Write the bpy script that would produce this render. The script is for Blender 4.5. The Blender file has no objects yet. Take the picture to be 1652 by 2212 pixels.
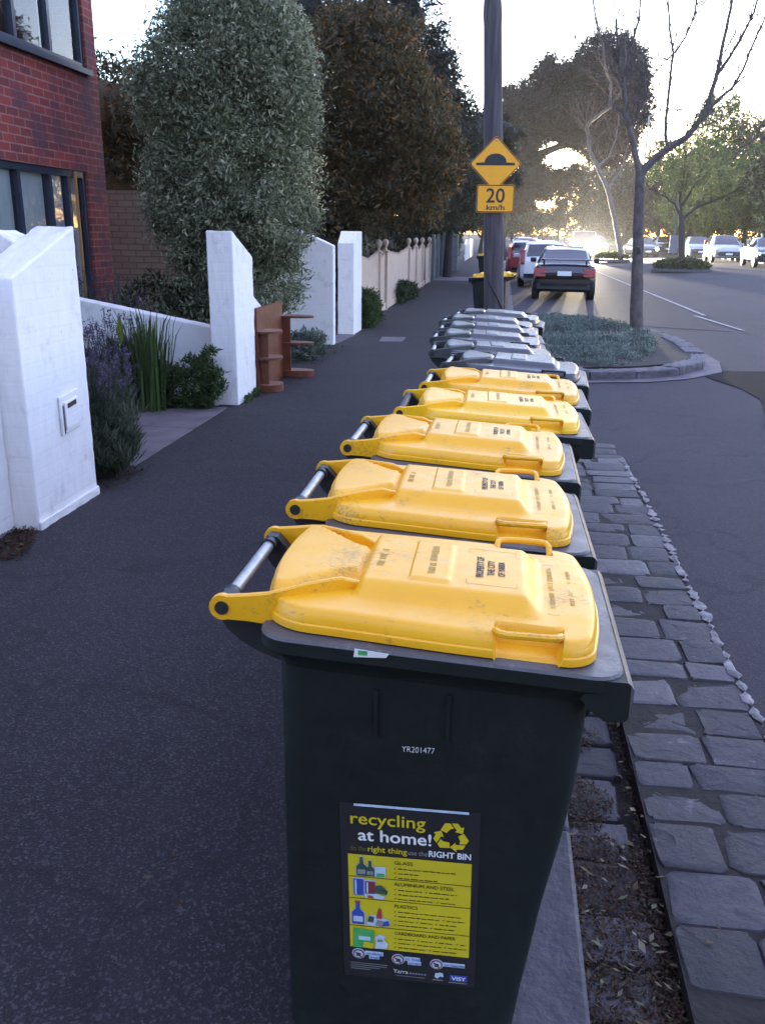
import bpy, math, random
import numpy as np
from mathutils import Matrix, Vector

# ------------------------------------------------------------------ camera, sky, sun, exposure
scene = bpy.context.scene
COL = scene.collection
PITCH, YAW, ROLL = math.radians(17.855), math.radians(7.385), math.radians(0.8)
fw = Vector((-math.sin(YAW) * math.cos(PITCH), math.cos(YAW) * math.cos(PITCH), -math.sin(PITCH)))
rt = Vector((math.cos(YAW), math.sin(YAW), 0))
up = rt.cross(fw)
R_ = rt * math.cos(ROLL) + up * math.sin(ROLL)
U_ = up * math.cos(ROLL) - rt * math.sin(ROLL)
cam_data = bpy.data.cameras.new('camera')
cam = bpy.data.objects.new('camera', cam_data)
COL.objects.link(cam)
M = Matrix(((R_.x, U_.x, -fw.x, 0), (R_.y, U_.y, -fw.y, 0), (R_.z, U_.z, -fw.z, 1.68), (0, 0, 0, 1)))
cam.matrix_world = M
cam_data.sensor_fit = 'VERTICAL'
cam_data.sensor_height = 24
cam_data.lens = 1877 / 2212 * 24
cam_data.clip_start = 0.05
cam_data.clip_end = 3000
scene.camera = cam

SUN_EL, SUN_ROT = math.radians(3.0), math.radians(12)
world = bpy.data.worlds.new('World')
scene.world = world
world.use_nodes = True
wn = world.node_tree
sky = wn.nodes.new('ShaderNodeTexSky')
sky.sky_type = 'NISHITA'
sky.sun_disc = False
sky.sun_elevation = SUN_EL
sky.sun_rotation = SUN_ROT
sky.air_density = 1.0
sky.dust_density = 0.3
sky.ozone_density = 3.0
veil = wn.nodes.new('ShaderNodeMix')          # thin even cloud over the clear dusk sky
veil.data_type = 'RGBA'
veil.inputs[0].default_value = 0.34
veil.inputs[7].default_value = (1.12, 0.89, 1.34, 1)
wn.links.new(sky.outputs[0], veil.inputs[6])
wn.links.new(veil.outputs[2], wn.nodes['Background'].inputs[0])
wn.nodes['Background'].inputs[1].default_value = 0.15
sun_data = bpy.data.lights.new('sun', 'SUN')
sun = bpy.data.objects.new('sun', sun_data)
COL.objects.link(sun)
sun_data.energy = 0.12
sun_data.angle = math.radians(12)
sun_data.color = (1.0, 0.82, 0.62)
sdir = Vector((math.sin(SUN_ROT) * math.cos(SUN_EL), math.cos(SUN_ROT) * math.cos(SUN_EL), math.sin(SUN_EL)))
sun.rotation_euler = sdir.to_track_quat('Z', 'Y').to_euler()
sun.location = (0, 0, 30)
scene.view_settings.view_transform = 'Standard'
scene.view_settings.look = 'None'
scene.view_settings.exposure = 4.05
scene.view_settings.gamma = 1.0
scene.cycles.max_bounces = 6
scene.cycles.transparent_max_bounces = 8

rnd = random.Random(7)
rng = np.random.default_rng(11)

# ------------------------------------------------------------------ materials
def _nodes(name):
    m = bpy.data.materials.new(name)
    m.use_nodes = True
    nt = m.node_tree
    return m, nt, nt.nodes['Principled BSDF']

def _coord(nt):
    return nt.nodes.new('ShaderNodeTexCoord').outputs['Object']

def _noise(nt, vec, scale, detail=4, rough=0.6):
    n = nt.nodes.new('ShaderNodeTexNoise')
    n.inputs['Scale'].default_value = scale
    n.inputs['Detail'].default_value = detail
    n.inputs['Roughness'].default_value = rough
    nt.links.new(vec, n.inputs['Vector'])
    return n.outputs['Fac']

def _ramp(nt, fac, stops):
    r = nt.nodes.new('ShaderNodeValToRGB')
    el = r.color_ramp.elements
    el[0].position, el[0].color = stops[0][0], (*stops[0][1], 1)
    el[1].position, el[1].color = stops[-1][0], (*stops[-1][1], 1)
    for p, c in stops[1:-1]:
        e = el.new(p)
        e.color = (*c, 1)
    nt.links.new(fac, r.inputs['Fac'])
    return r.outputs['Color']

def _mix(nt, fac, a, b):
    m = nt.nodes.new('ShaderNodeMix')
    m.data_type = 'RGBA'
    if isinstance(fac, float):
        m.inputs[0].default_value = fac
    else:
        nt.links.new(fac, m.inputs[0])
    for v, i in ((a, 6), (b, 7)):
        if isinstance(v, tuple):
            m.inputs[i].default_value = (*v, 1)
        else:
            nt.links.new(v, m.inputs[i])
    return m.outputs[2]

def _bump(nt, bsdf, h, strength, dist=0.01):
    b = nt.nodes.new('ShaderNodeBump')
    b.inputs['Strength'].default_value = strength
    b.inputs['Distance'].default_value = dist
    nt.links.new(h, b.inputs['Height'])
    nt.links.new(b.outputs['Normal'], bsdf.inputs['Normal'])

def pmat(name, c1, c2=None, scale=8.0, rough=0.6, bump=0.0, bscale=None, metal=0.0, spec=0.5, bdist=0.005, coat=0.0):
    m, nt, b = _nodes(name)
    b.inputs['Roughness'].default_value = rough
    b.inputs['Metallic'].default_value = metal
    b.inputs['Specular IOR Level'].default_value = spec
    b.inputs['Coat Weight'].default_value = coat
    if c2 is None:
        c2 = tuple(c * 0.8 for c in c1)
    v = _coord(nt)
    f = _noise(nt, v, scale)
    nt.links.new(_ramp(nt, f, [(0.35, c1), (0.65, c2)]), b.inputs['Base Color'])
    if bump:
        _bump(nt, b, _noise(nt, v, bscale or scale * 4), bump, bdist)
    return m

def asphalt(name, base, spread=0.5, speck=(0.16, 0.16, 0.17), speckle=0.6, patch=0.7, crack=0.4, spec=0.32):
    m, nt, b = _nodes(name)
    b.inputs['Roughness'].default_value = 0.85
    b.inputs['Specular IOR Level'].default_value = spec
    v = _coord(nt)
    lo = tuple(c * (1 - spread * 0.4) for c in base)
    hi = tuple(c * (1 + spread * 0.5) for c in base)
    big = _ramp(nt, _noise(nt, v, patch, 6, 0.7), [(0.3, lo), (0.7, hi)])
    vor = nt.nodes.new('ShaderNodeTexVoronoi')
    vor.inputs['Scale'].default_value = 150
    nt.links.new(v, vor.inputs['Vector'])
    # pale stones of the aggregate: a random value per cell
    sep = nt.nodes.new('ShaderNodeSeparateColor')
    nt.links.new(vor.outputs['Color'], sep.inputs[0])
    st = _ramp(nt, sep.outputs[0], [(0.0, (0, 0, 0)), (0.72, (0, 0, 0)), (1.0, (speckle,) * 3)])
    col = _mix(nt, st, big, speck)
    # wandering cracks and old repairs
    wv = nt.nodes.new('ShaderNodeVectorMath')
    wv.operation = 'ADD'
    wn_ = nt.nodes.new('ShaderNodeTexNoise')
    wn_.inputs['Scale'].default_value = 2.2
    wn_.inputs['Detail'].default_value = 5
    nt.links.new(v, wn_.inputs['Vector'])
    sc_ = nt.nodes.new('ShaderNodeVectorMath')
    sc_.operation = 'SCALE'
    sc_.inputs['Scale'].default_value = 0.9
    nt.links.new(wn_.outputs['Color'], sc_.inputs[0])
    nt.links.new(v, wv.inputs[0])
    nt.links.new(sc_.outputs[0], wv.inputs[1])
    ck = nt.nodes.new('ShaderNodeTexVoronoi')
    ck.feature = 'DISTANCE_TO_EDGE'
    ck.inputs['Scale'].default_value = 0.55
    nt.links.new(wv.outputs[0], ck.inputs['Vector'])
    col = _mix(nt, _ramp(nt, ck.outputs['Distance'], [(0.0, (crack,) * 3), (0.006, (crack,) * 3), (0.014, (0, 0, 0))]), col, tuple(c * 0.45 for c in base))
    stain = _ramp(nt, _noise(nt, v, 1.7, 7, 0.75), [(0.55, (0, 0, 0)), (0.72, (0.6, 0.6, 0.6))])
    col = _mix(nt, stain, col, tuple(c * 1.7 for c in base))
    stain = _ramp(nt, _noise(nt, v, 0.9, 7, 0.7), [(0.58, (0, 0, 0)), (0.70, (0.5, 0.5, 0.5))])
    col = _mix(nt, stain, col, tuple(c * 0.55 for c in base))
    fine = _ramp(nt, _noise(nt, v, 160, 2), [(0.3, (0.55, 0.55, 0.55)), (0.7, (1.25, 1.25, 1.25))])
    mul = nt.nodes.new('ShaderNodeMix')
    mul.data_type = 'RGBA'
    mul.blend_type = 'MULTIPLY'
    mul.inputs[0].default_value = 0.8
    nt.links.new(col, mul.inputs[6])
    nt.links.new(fine, mul.inputs[7])
    nt.links.new(mul.outputs[2], b.inputs['Base Color'])
    _bump(nt, b, vor.outputs['Distance'], 0.6, 0.004)
    return m

def brick(name, c1, c2, mortar, axis='YZ', bw=0.23, bh=0.086, ms=0.010, rough=0.8, bump=0.6, stain=None, blotch=None):
    """Brick courses laid on a vertical face; axis says which object axes run along and up."""
    m, nt, b = _nodes(name)
    b.inputs['Roughness'].default_value = rough
    v = _coord(nt)
    sp = nt.nodes.new('ShaderNodeSeparateXYZ')
    nt.links.new(v, sp.inputs[0])
    cb = nt.nodes.new('ShaderNodeCombineXYZ')
    if axis == 'XY':     # along x + y, so that both faces of a corner carry courses
        ad = nt.nodes.new('ShaderNodeMath')
        nt.links.new(sp.outputs[0], ad.inputs[0])
        nt.links.new(sp.outputs[1], ad.inputs[1])
        nt.links.new(ad.outputs[0], cb.inputs[0])
    else:
        nt.links.new(sp.outputs[1], cb.inputs[0])
    nt.links.new(sp.outputs[2], cb.inputs[1])
    bt = nt.nodes.new('ShaderNodeTexBrick')
    bt.inputs['Scale'].default_value = 1.0
    bt.inputs['Brick Width'].default_value = bw
    bt.inputs['Row Height'].default_value = bh
    bt.inputs['Mortar Size'].default_value = ms
    bt.inputs['Mortar Smooth'].default_value = 0.3
    bt.inputs['Color1'].default_value = (*c1, 1)
    bt.inputs['Color2'].default_value = (*c2, 1)
    bt.inputs['Mortar'].default_value = (*mortar, 1)
    nt.links.new(cb.outputs[0], bt.inputs['Vector'])
    col = bt.outputs['Color']
    if blotch:
        f = _ramp(nt, _noise(nt, v, 1.6, 5), [(0.48, (0, 0, 0)), (0.62, (0.75, 0.75, 0.75))])
        col = _mix(nt, f, col, blotch)
    if stain:
        f = _ramp(nt, _noise(nt, v, 5.0, 6, 0.7), [(0.56, (0, 0, 0)), (0.74, (0.6, 0.6, 0.6))])
        col = _mix(nt, f, col, stain)
        f = _ramp(nt, _noise(nt, v, 19.0, 4, 0.6), [(0.695, (0, 0, 0)), (0.75, (0.8, 0.8, 0.8))])
        col = _mix(nt, f, col, (0.22, 0.19, 0.18))
    nt.links.new(col, b.inputs['Base Color'])
    inv = nt.nodes.new('ShaderNodeMath')
    inv.operation = 'MULTIPLY_ADD'
    inv.inputs[1].default_value = -1.0
    nt.links.new(bt.outputs['Fac'], inv.inputs[0])
    nt.links.new(_noise(nt, v, 30, 5, 0.7), inv.inputs[2])
    _bump(nt, b, inv.outputs[0], bump, 0.008)
    return m

def leafmat(name, cols, rough=0.55, transl=0.40):
    """Leaf colours vary from leaf to leaf (random per mesh island)."""
    m, nt, b = _nodes(name)
    b.inputs['Roughness'].default_value = rough
    b.inputs['Specular IOR Level'].default_value = 0.35
    g = nt.nodes.new('ShaderNodeNewGeometry')
    n = len(cols)
    c = _ramp(nt, g.outputs['Random Per Island'], [(i / (n - 1), k) for i, k in enumerate(cols)])
    big = _ramp(nt, _noise(nt, _coord(nt), 1.3, 3), [(0.3, (0.65, 0.65, 0.65)), (0.7, (1.3, 1.3, 1.3))])
    mul = nt.nodes.new('ShaderNodeMix')
    mul.data_type = 'RGBA'
    mul.blend_type = 'MULTIPLY'
    mul.inputs[0].default_value = 0.8
    nt.links.new(c, mul.inputs[6])
    nt.links.new(big, mul.inputs[7])
    nt.links.new(mul.outputs[2], b.inputs['Base Color'])
    tr = nt.nodes.new('ShaderNodeBsdfTranslucent')     # light seeps through thin leaves
    nt.links.new(mul.outputs[2], tr.inputs[0])
    mx = nt.nodes.new('ShaderNodeMixShader')
    mx.inputs[0].default_value = transl
    nt.links.new(b.outputs[0], mx.inputs[1])
    nt.links.new(tr.outputs[0], mx.inputs[2])
    nt.links.new(mx.outputs[0], nt.nodes['Material Output'].inputs[0])
    return m

def emit(name, col, strength):
    m, nt, b = _nodes(name)
    b.inputs['Base Color'].default_value = (*col, 1)
    b.inputs['Emission Color'].default_value = (*col, 1)
    b.inputs['Emission Strength'].default_value = strength
    return m

def lidmat(name, c1, c2, dirt, amount, rough, streak=0.5, spec=0.55):
    """Weathered moulded plastic: mottled colour, scuffs and specks of dirt."""
    m, nt, b = _nodes(name)
    b.inputs['Specular IOR Level'].default_value = spec
    v = _coord(nt)
    oi = nt.nodes.new('ShaderNodeObjectInfo')
    ad = nt.nodes.new('ShaderNodeVectorMath')
    sc = nt.nodes.new('ShaderNodeVectorMath')
    sc.operation = 'SCALE'
    sc.inputs[0].default_value = (7.1, 3.3, 5.7)
    nt.links.new(oi.outputs['Random'], sc.inputs['Scale'])
    nt.links.new(v, ad.inputs[0])
    nt.links.new(sc.outputs[0], ad.inputs[1])
    v = ad.outputs[0]
    base = _ramp(nt, _noise(nt, v, 5, 5), [(0.3, c1), (0.7, c2)])
    mp = nt.nodes.new('ShaderNodeMapping')
    mp.inputs['Scale'].default_value = (95, 210, 150)
    mp.inputs['Rotation'].default_value = (0, 0, 0.5)
    nt.links.new(v, mp.inputs[0])
    sp = _noise(nt, mp.outputs[0], 1.0, 3, 0.6)
    area = _noise(nt, v, 7, 3)
    mu = nt.nodes.new('ShaderNodeMath')
    mu.operation = 'MULTIPLY'
    nt.links.new(sp, mu.inputs[0])
    nt.links.new(area, mu.inputs[1])
    fac = _ramp(nt, mu.outputs[0], [(0.31, (0, 0, 0)), (0.40, (amount,) * 3)])
    col = _mix(nt, fac, base, dirt)
    film = _ramp(nt, _noise(nt, v, 14, 6, 0.75), [(0.5, (0, 0, 0)), (0.8, (streak,) * 3)])
    col = _mix(nt, film, col, tuple(0.55 * a + 0.45 * d for a, d in zip(c1, dirt)))
    nt.links.new(col, b.inputs['Base Color'])
    rr = _ramp(nt, _noise(nt, v, 25, 4), [(0.3, (rough - 0.07,) * 3), (0.7, (rough + 0.1,) * 3)])
    nt.links.new(rr, b.inputs['Roughness'])
    _bump(nt, b, _noise(nt, v, 220, 2), 0.12, 0.001)
    return m

MAT = {}
MAT['footpath'] = asphalt('footpath_asphalt', (0.0178, 0.0158, 0.0188), 0.7, speck=(0.10, 0.092, 0.10), speckle=0.55)
MAT['road'] = asphalt('road_asphalt', (0.030, 0.0255, 0.034), 0.5, speck=(0.09, 0.075, 0.09), speckle=0.45, patch=0.35)
MAT['dark_patch'] = asphalt('new_asphalt', (0.0095, 0.0088, 0.0120), 0.3, speck=(0.03, 0.026, 0.03), speckle=0.25, spec=0.08, crack=0.1)
MAT['bluestone'] = pmat('bluestone', (0.082, 0.075, 0.090), (0.046, 0.042, 0.052), 9, 0.72, 0.7, 26, bdist=0.010)
MAT['cobble'] = None
MAT['mortar'] = pmat('pale_mortar', (0.30, 0.28, 0.27), (0.10, 0.095, 0.095), 16, 0.9, 0.6, 60)
MAT['dirt'] = pmat('gutter_dirt', (0.014, 0.011, 0.009), (0.030, 0.024, 0.021), 14, 0.95, 0.8, 60)
MAT['concrete'] = pmat('concrete', (0.135, 0.115, 0.125), (0.085, 0.073, 0.08), 4, 0.85, 0.3, 60)
MAT['soil'] = pmat('garden_soil', (0.03, 0.024, 0.019), (0.014, 0.011, 0.01), 6, 0.95, 0.8, 40)
MAT['line'] = pmat('road_paint', (0.36, 0.35, 0.34), (0.12, 0.118, 0.12), 9, 0.7)
MAT['white_brick'] = brick('white_painted_brick', (0.80, 0.79, 0.77), (0.79, 0.78, 0.76), (0.79, 0.78, 0.765), 'XY', bump=0.18, stain=(0.44, 0.42, 0.41))
MAT['red_brick'] = brick('red_brick', (0.25, 0.034, 0.026), (0.13, 0.022, 0.022), (0.27, 0.115, 0.10), 'XY', bump=0.8, blotch=(0.070, 0.028, 0.045))
MAT['cream_brick'] = brick('cream_brick', (0.36, 0.28, 0.20), (0.30, 0.23, 0.165), (0.20, 0.16, 0.12), 'XY')
MAT['frame'] = pmat('dark_blue_frame', (0.030, 0.036, 0.060), (0.022, 0.027, 0.046), 6, 0.4)
MAT['bin_green'] = lidmat('dark_green_bin_plastic', (0.0072, 0.0108, 0.0106), (0.0100, 0.0142, 0.0138), (0.04, 0.04, 0.04), 0.15, 0.52, 0.08, spec=0.3)
MAT['rim_green'] = lidmat('weathered_green_rim', (0.085, 0.085, 0.090), (0.050, 0.054, 0.057), (0.20, 0.19, 0.195), 0.6, 0.45, 0.6)
MAT['bin_dark'] = pmat('black_bin_fittings', (0.012, 0.014, 0.016), (0.018, 0.02, 0.022), 12, 0.5)
MAT['yellow'] = lidmat('yellow_lid_plastic', (0.84, 0.405, 0.005), (0.86, 0.445, 0.010), (0.20, 0.13, 0.05), 0.5, 0.36, 0.30)
MAT['yellow_new'] = lidmat('bright_yellow_lid_plastic', (0.86, 0.47, 0.008), (0.88, 0.50, 0.012), (0.4, 0.22, 0.05), 0.2, 0.32, 0.06)
MAT['grey_lid'] = lidmat('grey_green_lid_plastic', (0.040, 0.044, 0.046), (0.056, 0.060, 0.062), (0.14, 0.14, 0.14), 0.4, 0.32, 0.4)
MAT['steel'] = pmat('galvanised_bar', (0.42, 0.43, 0.43), (0.30, 0.31, 0.31), 30, 0.45, metal=0.7)
MAT['black'] = pmat('black_rubber', (0.012, 0.012, 0.013), (0.02, 0.02, 0.02), 20, 0.6)
MAT['black_ink'] = pmat('black_ink', (0.03, 0.027, 0.025), (0.05, 0.045, 0.04), 40, 0.7)
MAT['emboss'] = pmat('worn_moulded_marks', (0.55, 0.34, 0.03), (0.42, 0.27, 0.05), 60, 0.6)
MAT['st_black'] = pmat('sticker_black', (0.012, 0.012, 0.015), (0.016, 0.016, 0.02), 9, 0.55)
MAT['st_yellow'] = pmat('sticker_yellow', (0.58, 0.48, 0.014), (0.53, 0.44, 0.016), 9, 0.55)
MAT['st_white'] = pmat('sticker_white', (0.74, 0.77, 0.80), (0.66, 0.69, 0.73), 30, 0.55)
MAT['st_olive'] = pmat('sticker_dim_yellow', (0.16, 0.14, 0.03), (0.13, 0.11, 0.03), 30, 0.55)
MAT['st_grey'] = pmat('sticker_grey', (0.25, 0.26, 0.28), (0.2, 0.2, 0.22), 30, 0.55)
MAT['st_text'] = pmat('sticker_dark_text', (0.06, 0.05, 0.008), (0.08, 0.065, 0.01), 50, 0.55)
MAT['st_blue'] = pmat('sticker_blue', (0.03, 0.06, 0.35), (0.04, 0.08, 0.40), 30, 0.5)
MAT['st_pale'] = pmat('sticker_pale_blue', (0.38, 0.50, 0.68), (0.50, 0.60, 0.75), 60, 0.5)
MAT['st_green'] = pmat('sticker_green', (0.03, 0.30, 0.09), (0.08, 0.40, 0.12), 50, 0.5)
MAT['st_dkgreen'] = pmat('sticker_bottle_green', (0.02, 0.06, 0.04), (0.05, 0.10, 0.07), 60, 0.5)
MAT['st_red'] = pmat('sticker_red', (0.38, 0.05, 0.05), (0.30, 0.04, 0.06), 50, 0.5)
MAT['st_maroon'] = pmat('sticker_maroon', (0.14, 0.03, 0.05), (0.2, 0.05, 0.06), 60, 0.5)
MAT['paper'] = pmat('white_paper', (0.75, 0.76, 0.75), (0.7, 0.7, 0.7), 20, 0.8)
MAT['brown_wood'] = pmat('reddish_brown_laminate', (0.15, 0.038, 0.016), (0.085, 0.022, 0.011), 9, 0.45)
MAT['brown_edge'] = pmat('pale_brown_edging', (0.24, 0.13, 0.09), (0.2, 0.1, 0.07), 20, 0.5)
MAT['picket'] = pmat('pinkish_cream_paint', (0.56, 0.42, 0.33), (0.48, 0.36, 0.285), 5, 0.75)
MAT['grey_fence'] = pmat('grey_green_paling', (0.13, 0.14, 0.145), (0.09, 0.1, 0.105), 4, 0.8)
MAT['grey_stone'] = pmat('grey_render', (0.16, 0.18, 0.19), (0.12, 0.135, 0.14), 5, 0.8, 0.3, 30)
MAT['white_paint'] = pmat('white_paint', (0.75, 0.74, 0.72), (0.65, 0.64, 0.63), 5, 0.7)
MAT['pole'] = None
MAT['sign_yellow'] = pmat('sign_yellow', (0.92, 0.40, 0.008), (0.88, 0.375, 0.008), 12, 0.45)
MAT['sign_black'] = pmat('sign_black', (0.012, 0.012, 0.016), (0.016, 0.016, 0.02), 12, 0.5)
MAT['metal_grey'] = pmat('sign_back_metal', (0.30, 0.31, 0.32), (0.26, 0.27, 0.28), 12, 0.5, metal=0.6)
MAT['tyre'] = pmat('tyre_rubber', (0.014, 0.014, 0.014), (0.02, 0.02, 0.02), 12, 0.8)
MAT['rimm'] = pmat('wheel_alloy', (0.35, 0.35, 0.36), (0.28, 0.28, 0.29), 12, 0.4, metal=0.6)
MAT['taillight'] = pmat('red_lamp_glass', (0.30, 0.018, 0.010), (0.24, 0.015, 0.008), 30, 0.25)
MAT['headlight'] = pmat('clear_lamp_glass', (0.55, 0.57, 0.6), (0.45, 0.47, 0.5), 30, 0.15)
MAT['lit'] = emit('lit_headlight', (1.0, 0.90, 0.66), 60)
MAT['lit_far'] = emit('lit_headlight_white', (1.0, 0.97, 0.88), 14)
MAT['amber'] = emit('lit_amber_lamp', (1.0, 0.45, 0.08), 0.8)

def carpaint(name, c, rough=0.25):
    return pmat(name, c, tuple(x * 0.93 for x in c), 2, rough, coat=0.6)

def _special():
    # worn timber of the power pole: long vertical grain
    m, nt, b = _nodes('weathered_pole_timber')
    b.inputs['Roughness'].default_value = 0.85
    v = _coord(nt)
    mp = nt.nodes.new('ShaderNodeMapping')
    mp.inputs['Scale'].default_value = (26, 26, 1.1)
    nt.links.new(v, mp.inputs[0])
    f = _noise(nt, mp.outputs[0], 1.0, 6, 0.7)
    nt.links.new(_ramp(nt, f, [(0.3, (0.028, 0.024, 0.028)), (0.5, (0.062, 0.053, 0.060)), (0.7, (0.115, 0.102, 0.110))]), b.inputs['Base Color'])
    _bump(nt, b, f, 0.8, 0.01)
    MAT['pole'] = m
    # bluestone setts: every stone its own tone
    m, nt, b = _nodes('bluestone_setts')
    b.inputs['Roughness'].default_value = 0.7
    v = _coord(nt)
    g = nt.nodes.new('ShaderNodeNewGeometry')
    c = _ramp(nt, g.outputs['Random Per Island'], [(0, (0.022, 0.020, 0.025)), (0.5, (0.042, 0.038, 0.047)), (0.85, (0.062, 0.056, 0.067)), (1, (0.10, 0.092, 0.10))])
    d = _ramp(nt, _noise(nt, v, 18, 6, 0.75), [(0.3, (0.5, 0.5, 0.5)), (0.7, (1.4, 1.4, 1.4))])
    mul = nt.nodes.new('ShaderNodeMix')
    mul.data_type = 'RGBA'
    mul.blend_type = 'MULTIPLY'
    mul.inputs[0].default_value = 0.7
    nt.links.new(c, mul.inputs[6])
    nt.links.new(d, mul.inputs[7])
    wear = _ramp(nt, _noise(nt, v, 4.5, 6, 0.7), [(0.60, (0, 0, 0)), (0.68, (0.7, 0.7, 0.7))])
    nt.links.new(_mix(nt, wear, mul.outputs[2], (0.17, 0.16, 0.17)), b.inputs['Base Color'])
    _bump(nt, b, _noise(nt, v, 40, 6, 0.7), 0.8, 0.008)
    MAT['cobble'] = m
    # window panes: see-through with a mirror-like sheen
    m = bpy.data.materials.new('window_glass')
    m.use_nodes = True
    nt = m.node_tree
    nt.nodes.remove(nt.nodes['Principled BSDF'])
    tr = nt.nodes.new('ShaderNodeBsdfTransparent')
    tr.inputs[0].default_value = (0.75, 0.78, 0.82, 1)
    gl = nt.nodes.new('ShaderNodeBsdfGlossy')
    gl.inputs['Roughness'].default_value = 0.03
    gl.inputs[0].default_value = (0.85, 0.88, 0.95, 1)
    lw = nt.nodes.new('ShaderNodeFresnel')
    lw.inputs[0].default_value = 1.5
    mx = nt.nodes.new('ShaderNodeMixShader')
    nt.links.new(lw.outputs[0], mx.inputs[0])
    nt.links.new(tr.outputs[0], mx.inputs[1])
    nt.links.new(gl.outputs[0], mx.inputs[2])
    nt.links.new(mx.outputs[0], nt.nodes['Material Output'].inputs[0])
    MAT['glass'] = m
    MAT['car_glass'] = pmat('tinted_car_glass', (0.02, 0.025, 0.03), (0.025, 0.03, 0.035), 2, 0.06, spec=0.9)
    MAT['blind'] = pmat('pale_vertical_blind', (0.62, 0.66, 0.66), (0.52, 0.56, 0.56), 3, 0.8)
    MAT['orange_wood'] = pmat('varnished_timber', (0.42, 0.22, 0.08), (0.34, 0.17, 0.06), 4, 0.5)
    MAT['bark'] = pmat('grey_brown_bark', (0.065, 0.052, 0.050), (0.12, 0.10, 0.095), 9, 0.9, 0.8, 30, bdist=0.02)
    MAT['pale_bark'] = pmat('pale_bark', (0.16, 0.135, 0.125), (0.09, 0.075, 0.07), 7, 0.9, 0.6, 30)
    MAT['dark_bark'] = pmat('dark_bark', (0.030, 0.025, 0.022), (0.05, 0.04, 0.036), 6, 0.9, 0.6, 20)
    MAT['silver_leaf'] = leafmat('silver_green_leaves', [(0.065, 0.080, 0.040), (0.15, 0.17, 0.095), (0.26, 0.28, 0.17), (0.48, 0.49, 0.33)])
    MAT['bronze_leaf'] = leafmat('bronze_brown_leaves', [(0.030, 0.034, 0.014), (0.062, 0.052, 0.020), (0.12, 0.070, 0.022), (0.17, 0.088, 0.026)])
    MAT['conifer'] = leafmat('dark_conifer_needles', [(0.014, 0.016, 0.013), (0.025, 0.027, 0.021), (0.042, 0.040, 0.032)], 0.8, 0.15)
    MAT['dark_leaf'] = leafmat('dark_green_leaves', [(0.014, 0.020, 0.012), (0.028, 0.038, 0.020), (0.050, 0.062, 0.032)])
    MAT['olive_leaf'] = leafmat('olive_orange_leaves', [(0.034, 0.026, 0.010), (0.085, 0.052, 0.014), (0.15, 0.075, 0.018)])
    MAT['cypress'] = leafmat('dark_cypress_foliage', [(0.010, 0.009, 0.008), (0.018, 0.017, 0.012), (0.034, 0.024, 0.019)], 0.8, 0.10)
    MAT['lime_leaf'] = leafmat('fresh_green_leaves', [(0.085, 0.130, 0.018), (0.14, 0.20, 0.028), (0.21, 0.27, 0.045)])
    MAT['grey_leaf'] = leafmat('grey_green_leaves', [(0.070, 0.088, 0.034), (0.115, 0.138, 0.054), (0.165, 0.185, 0.080)])
    MAT['mauve_twig'] = leafmat('budding_twigs', [(0.080, 0.054, 0.048), (0.12, 0.085, 0.072), (0.15, 0.115, 0.080)])
    MAT['lav_leaf'] = leafmat('lavender_leaves', [(0.045, 0.060, 0.036), (0.080, 0.100, 0.062), (0.12, 0.14, 0.095)])
    MAT['lav_flower'] = leafmat('lavender_flowers', [(0.060, 0.045, 0.085), (0.095, 0.072, 0.13), (0.13, 0.10, 0.17)])
    MAT['strap_leaf'] = leafmat('green_strap_leaves', [(0.030, 0.055, 0.016), (0.055, 0.090, 0.026), (0.085, 0.13, 0.036)])
    MAT['shrub_leaf'] = leafmat('green_shrub_leaves', [(0.030, 0.050, 0.016), (0.052, 0.082, 0.026), (0.085, 0.12, 0.040)])
    MAT['teal_leaf'] = leafmat('silver_teal_leaves', [(0.070, 0.095, 0.080), (0.13, 0.165, 0.14), (0.24, 0.28, 0.245)])
    MAT['litter'] = leafmat('dry_leaf_litter', [(0.016, 0.008, 0.004), (0.034, 0.015, 0.006), (0.058, 0.022, 0.008), (0.085, 0.030, 0.010), (0.050, 0.040, 0.014), (0.13, 0.09, 0.05)])
    MAT['pale_litter'] = leafmat('pale_dry_leaves', [(0.10, 0.06, 0.03), (0.22, 0.17, 0.09), (0.12, 0.13, 0.06), (0.34, 0.29, 0.20)])
    MAT['grass'] = pmat('park_grass', (0.075, 0.12, 0.018), (0.11, 0.15, 0.026), 0.5, 0.9, 0.5, 8)
_special()

# ------------------------------------------------------------------ helpers
def tag(o, label=None, cat=None, group=None, kind=None):
    if label: o['label'] = label
    if cat: o['category'] = cat
    if group: o['group'] = group
    if kind: o['kind'] = kind
    return o

def thing(name, label, cat, loc=(0, 0, 0), rz=0.0, group=None):
    o = bpy.data.objects.new(name, None)
    o.empty_display_size = 0.1
    COL.objects.link(o)
    o.location = loc
    o.rotation_euler = (0, 0, rz)
    return tag(o, label, cat, group)

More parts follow.
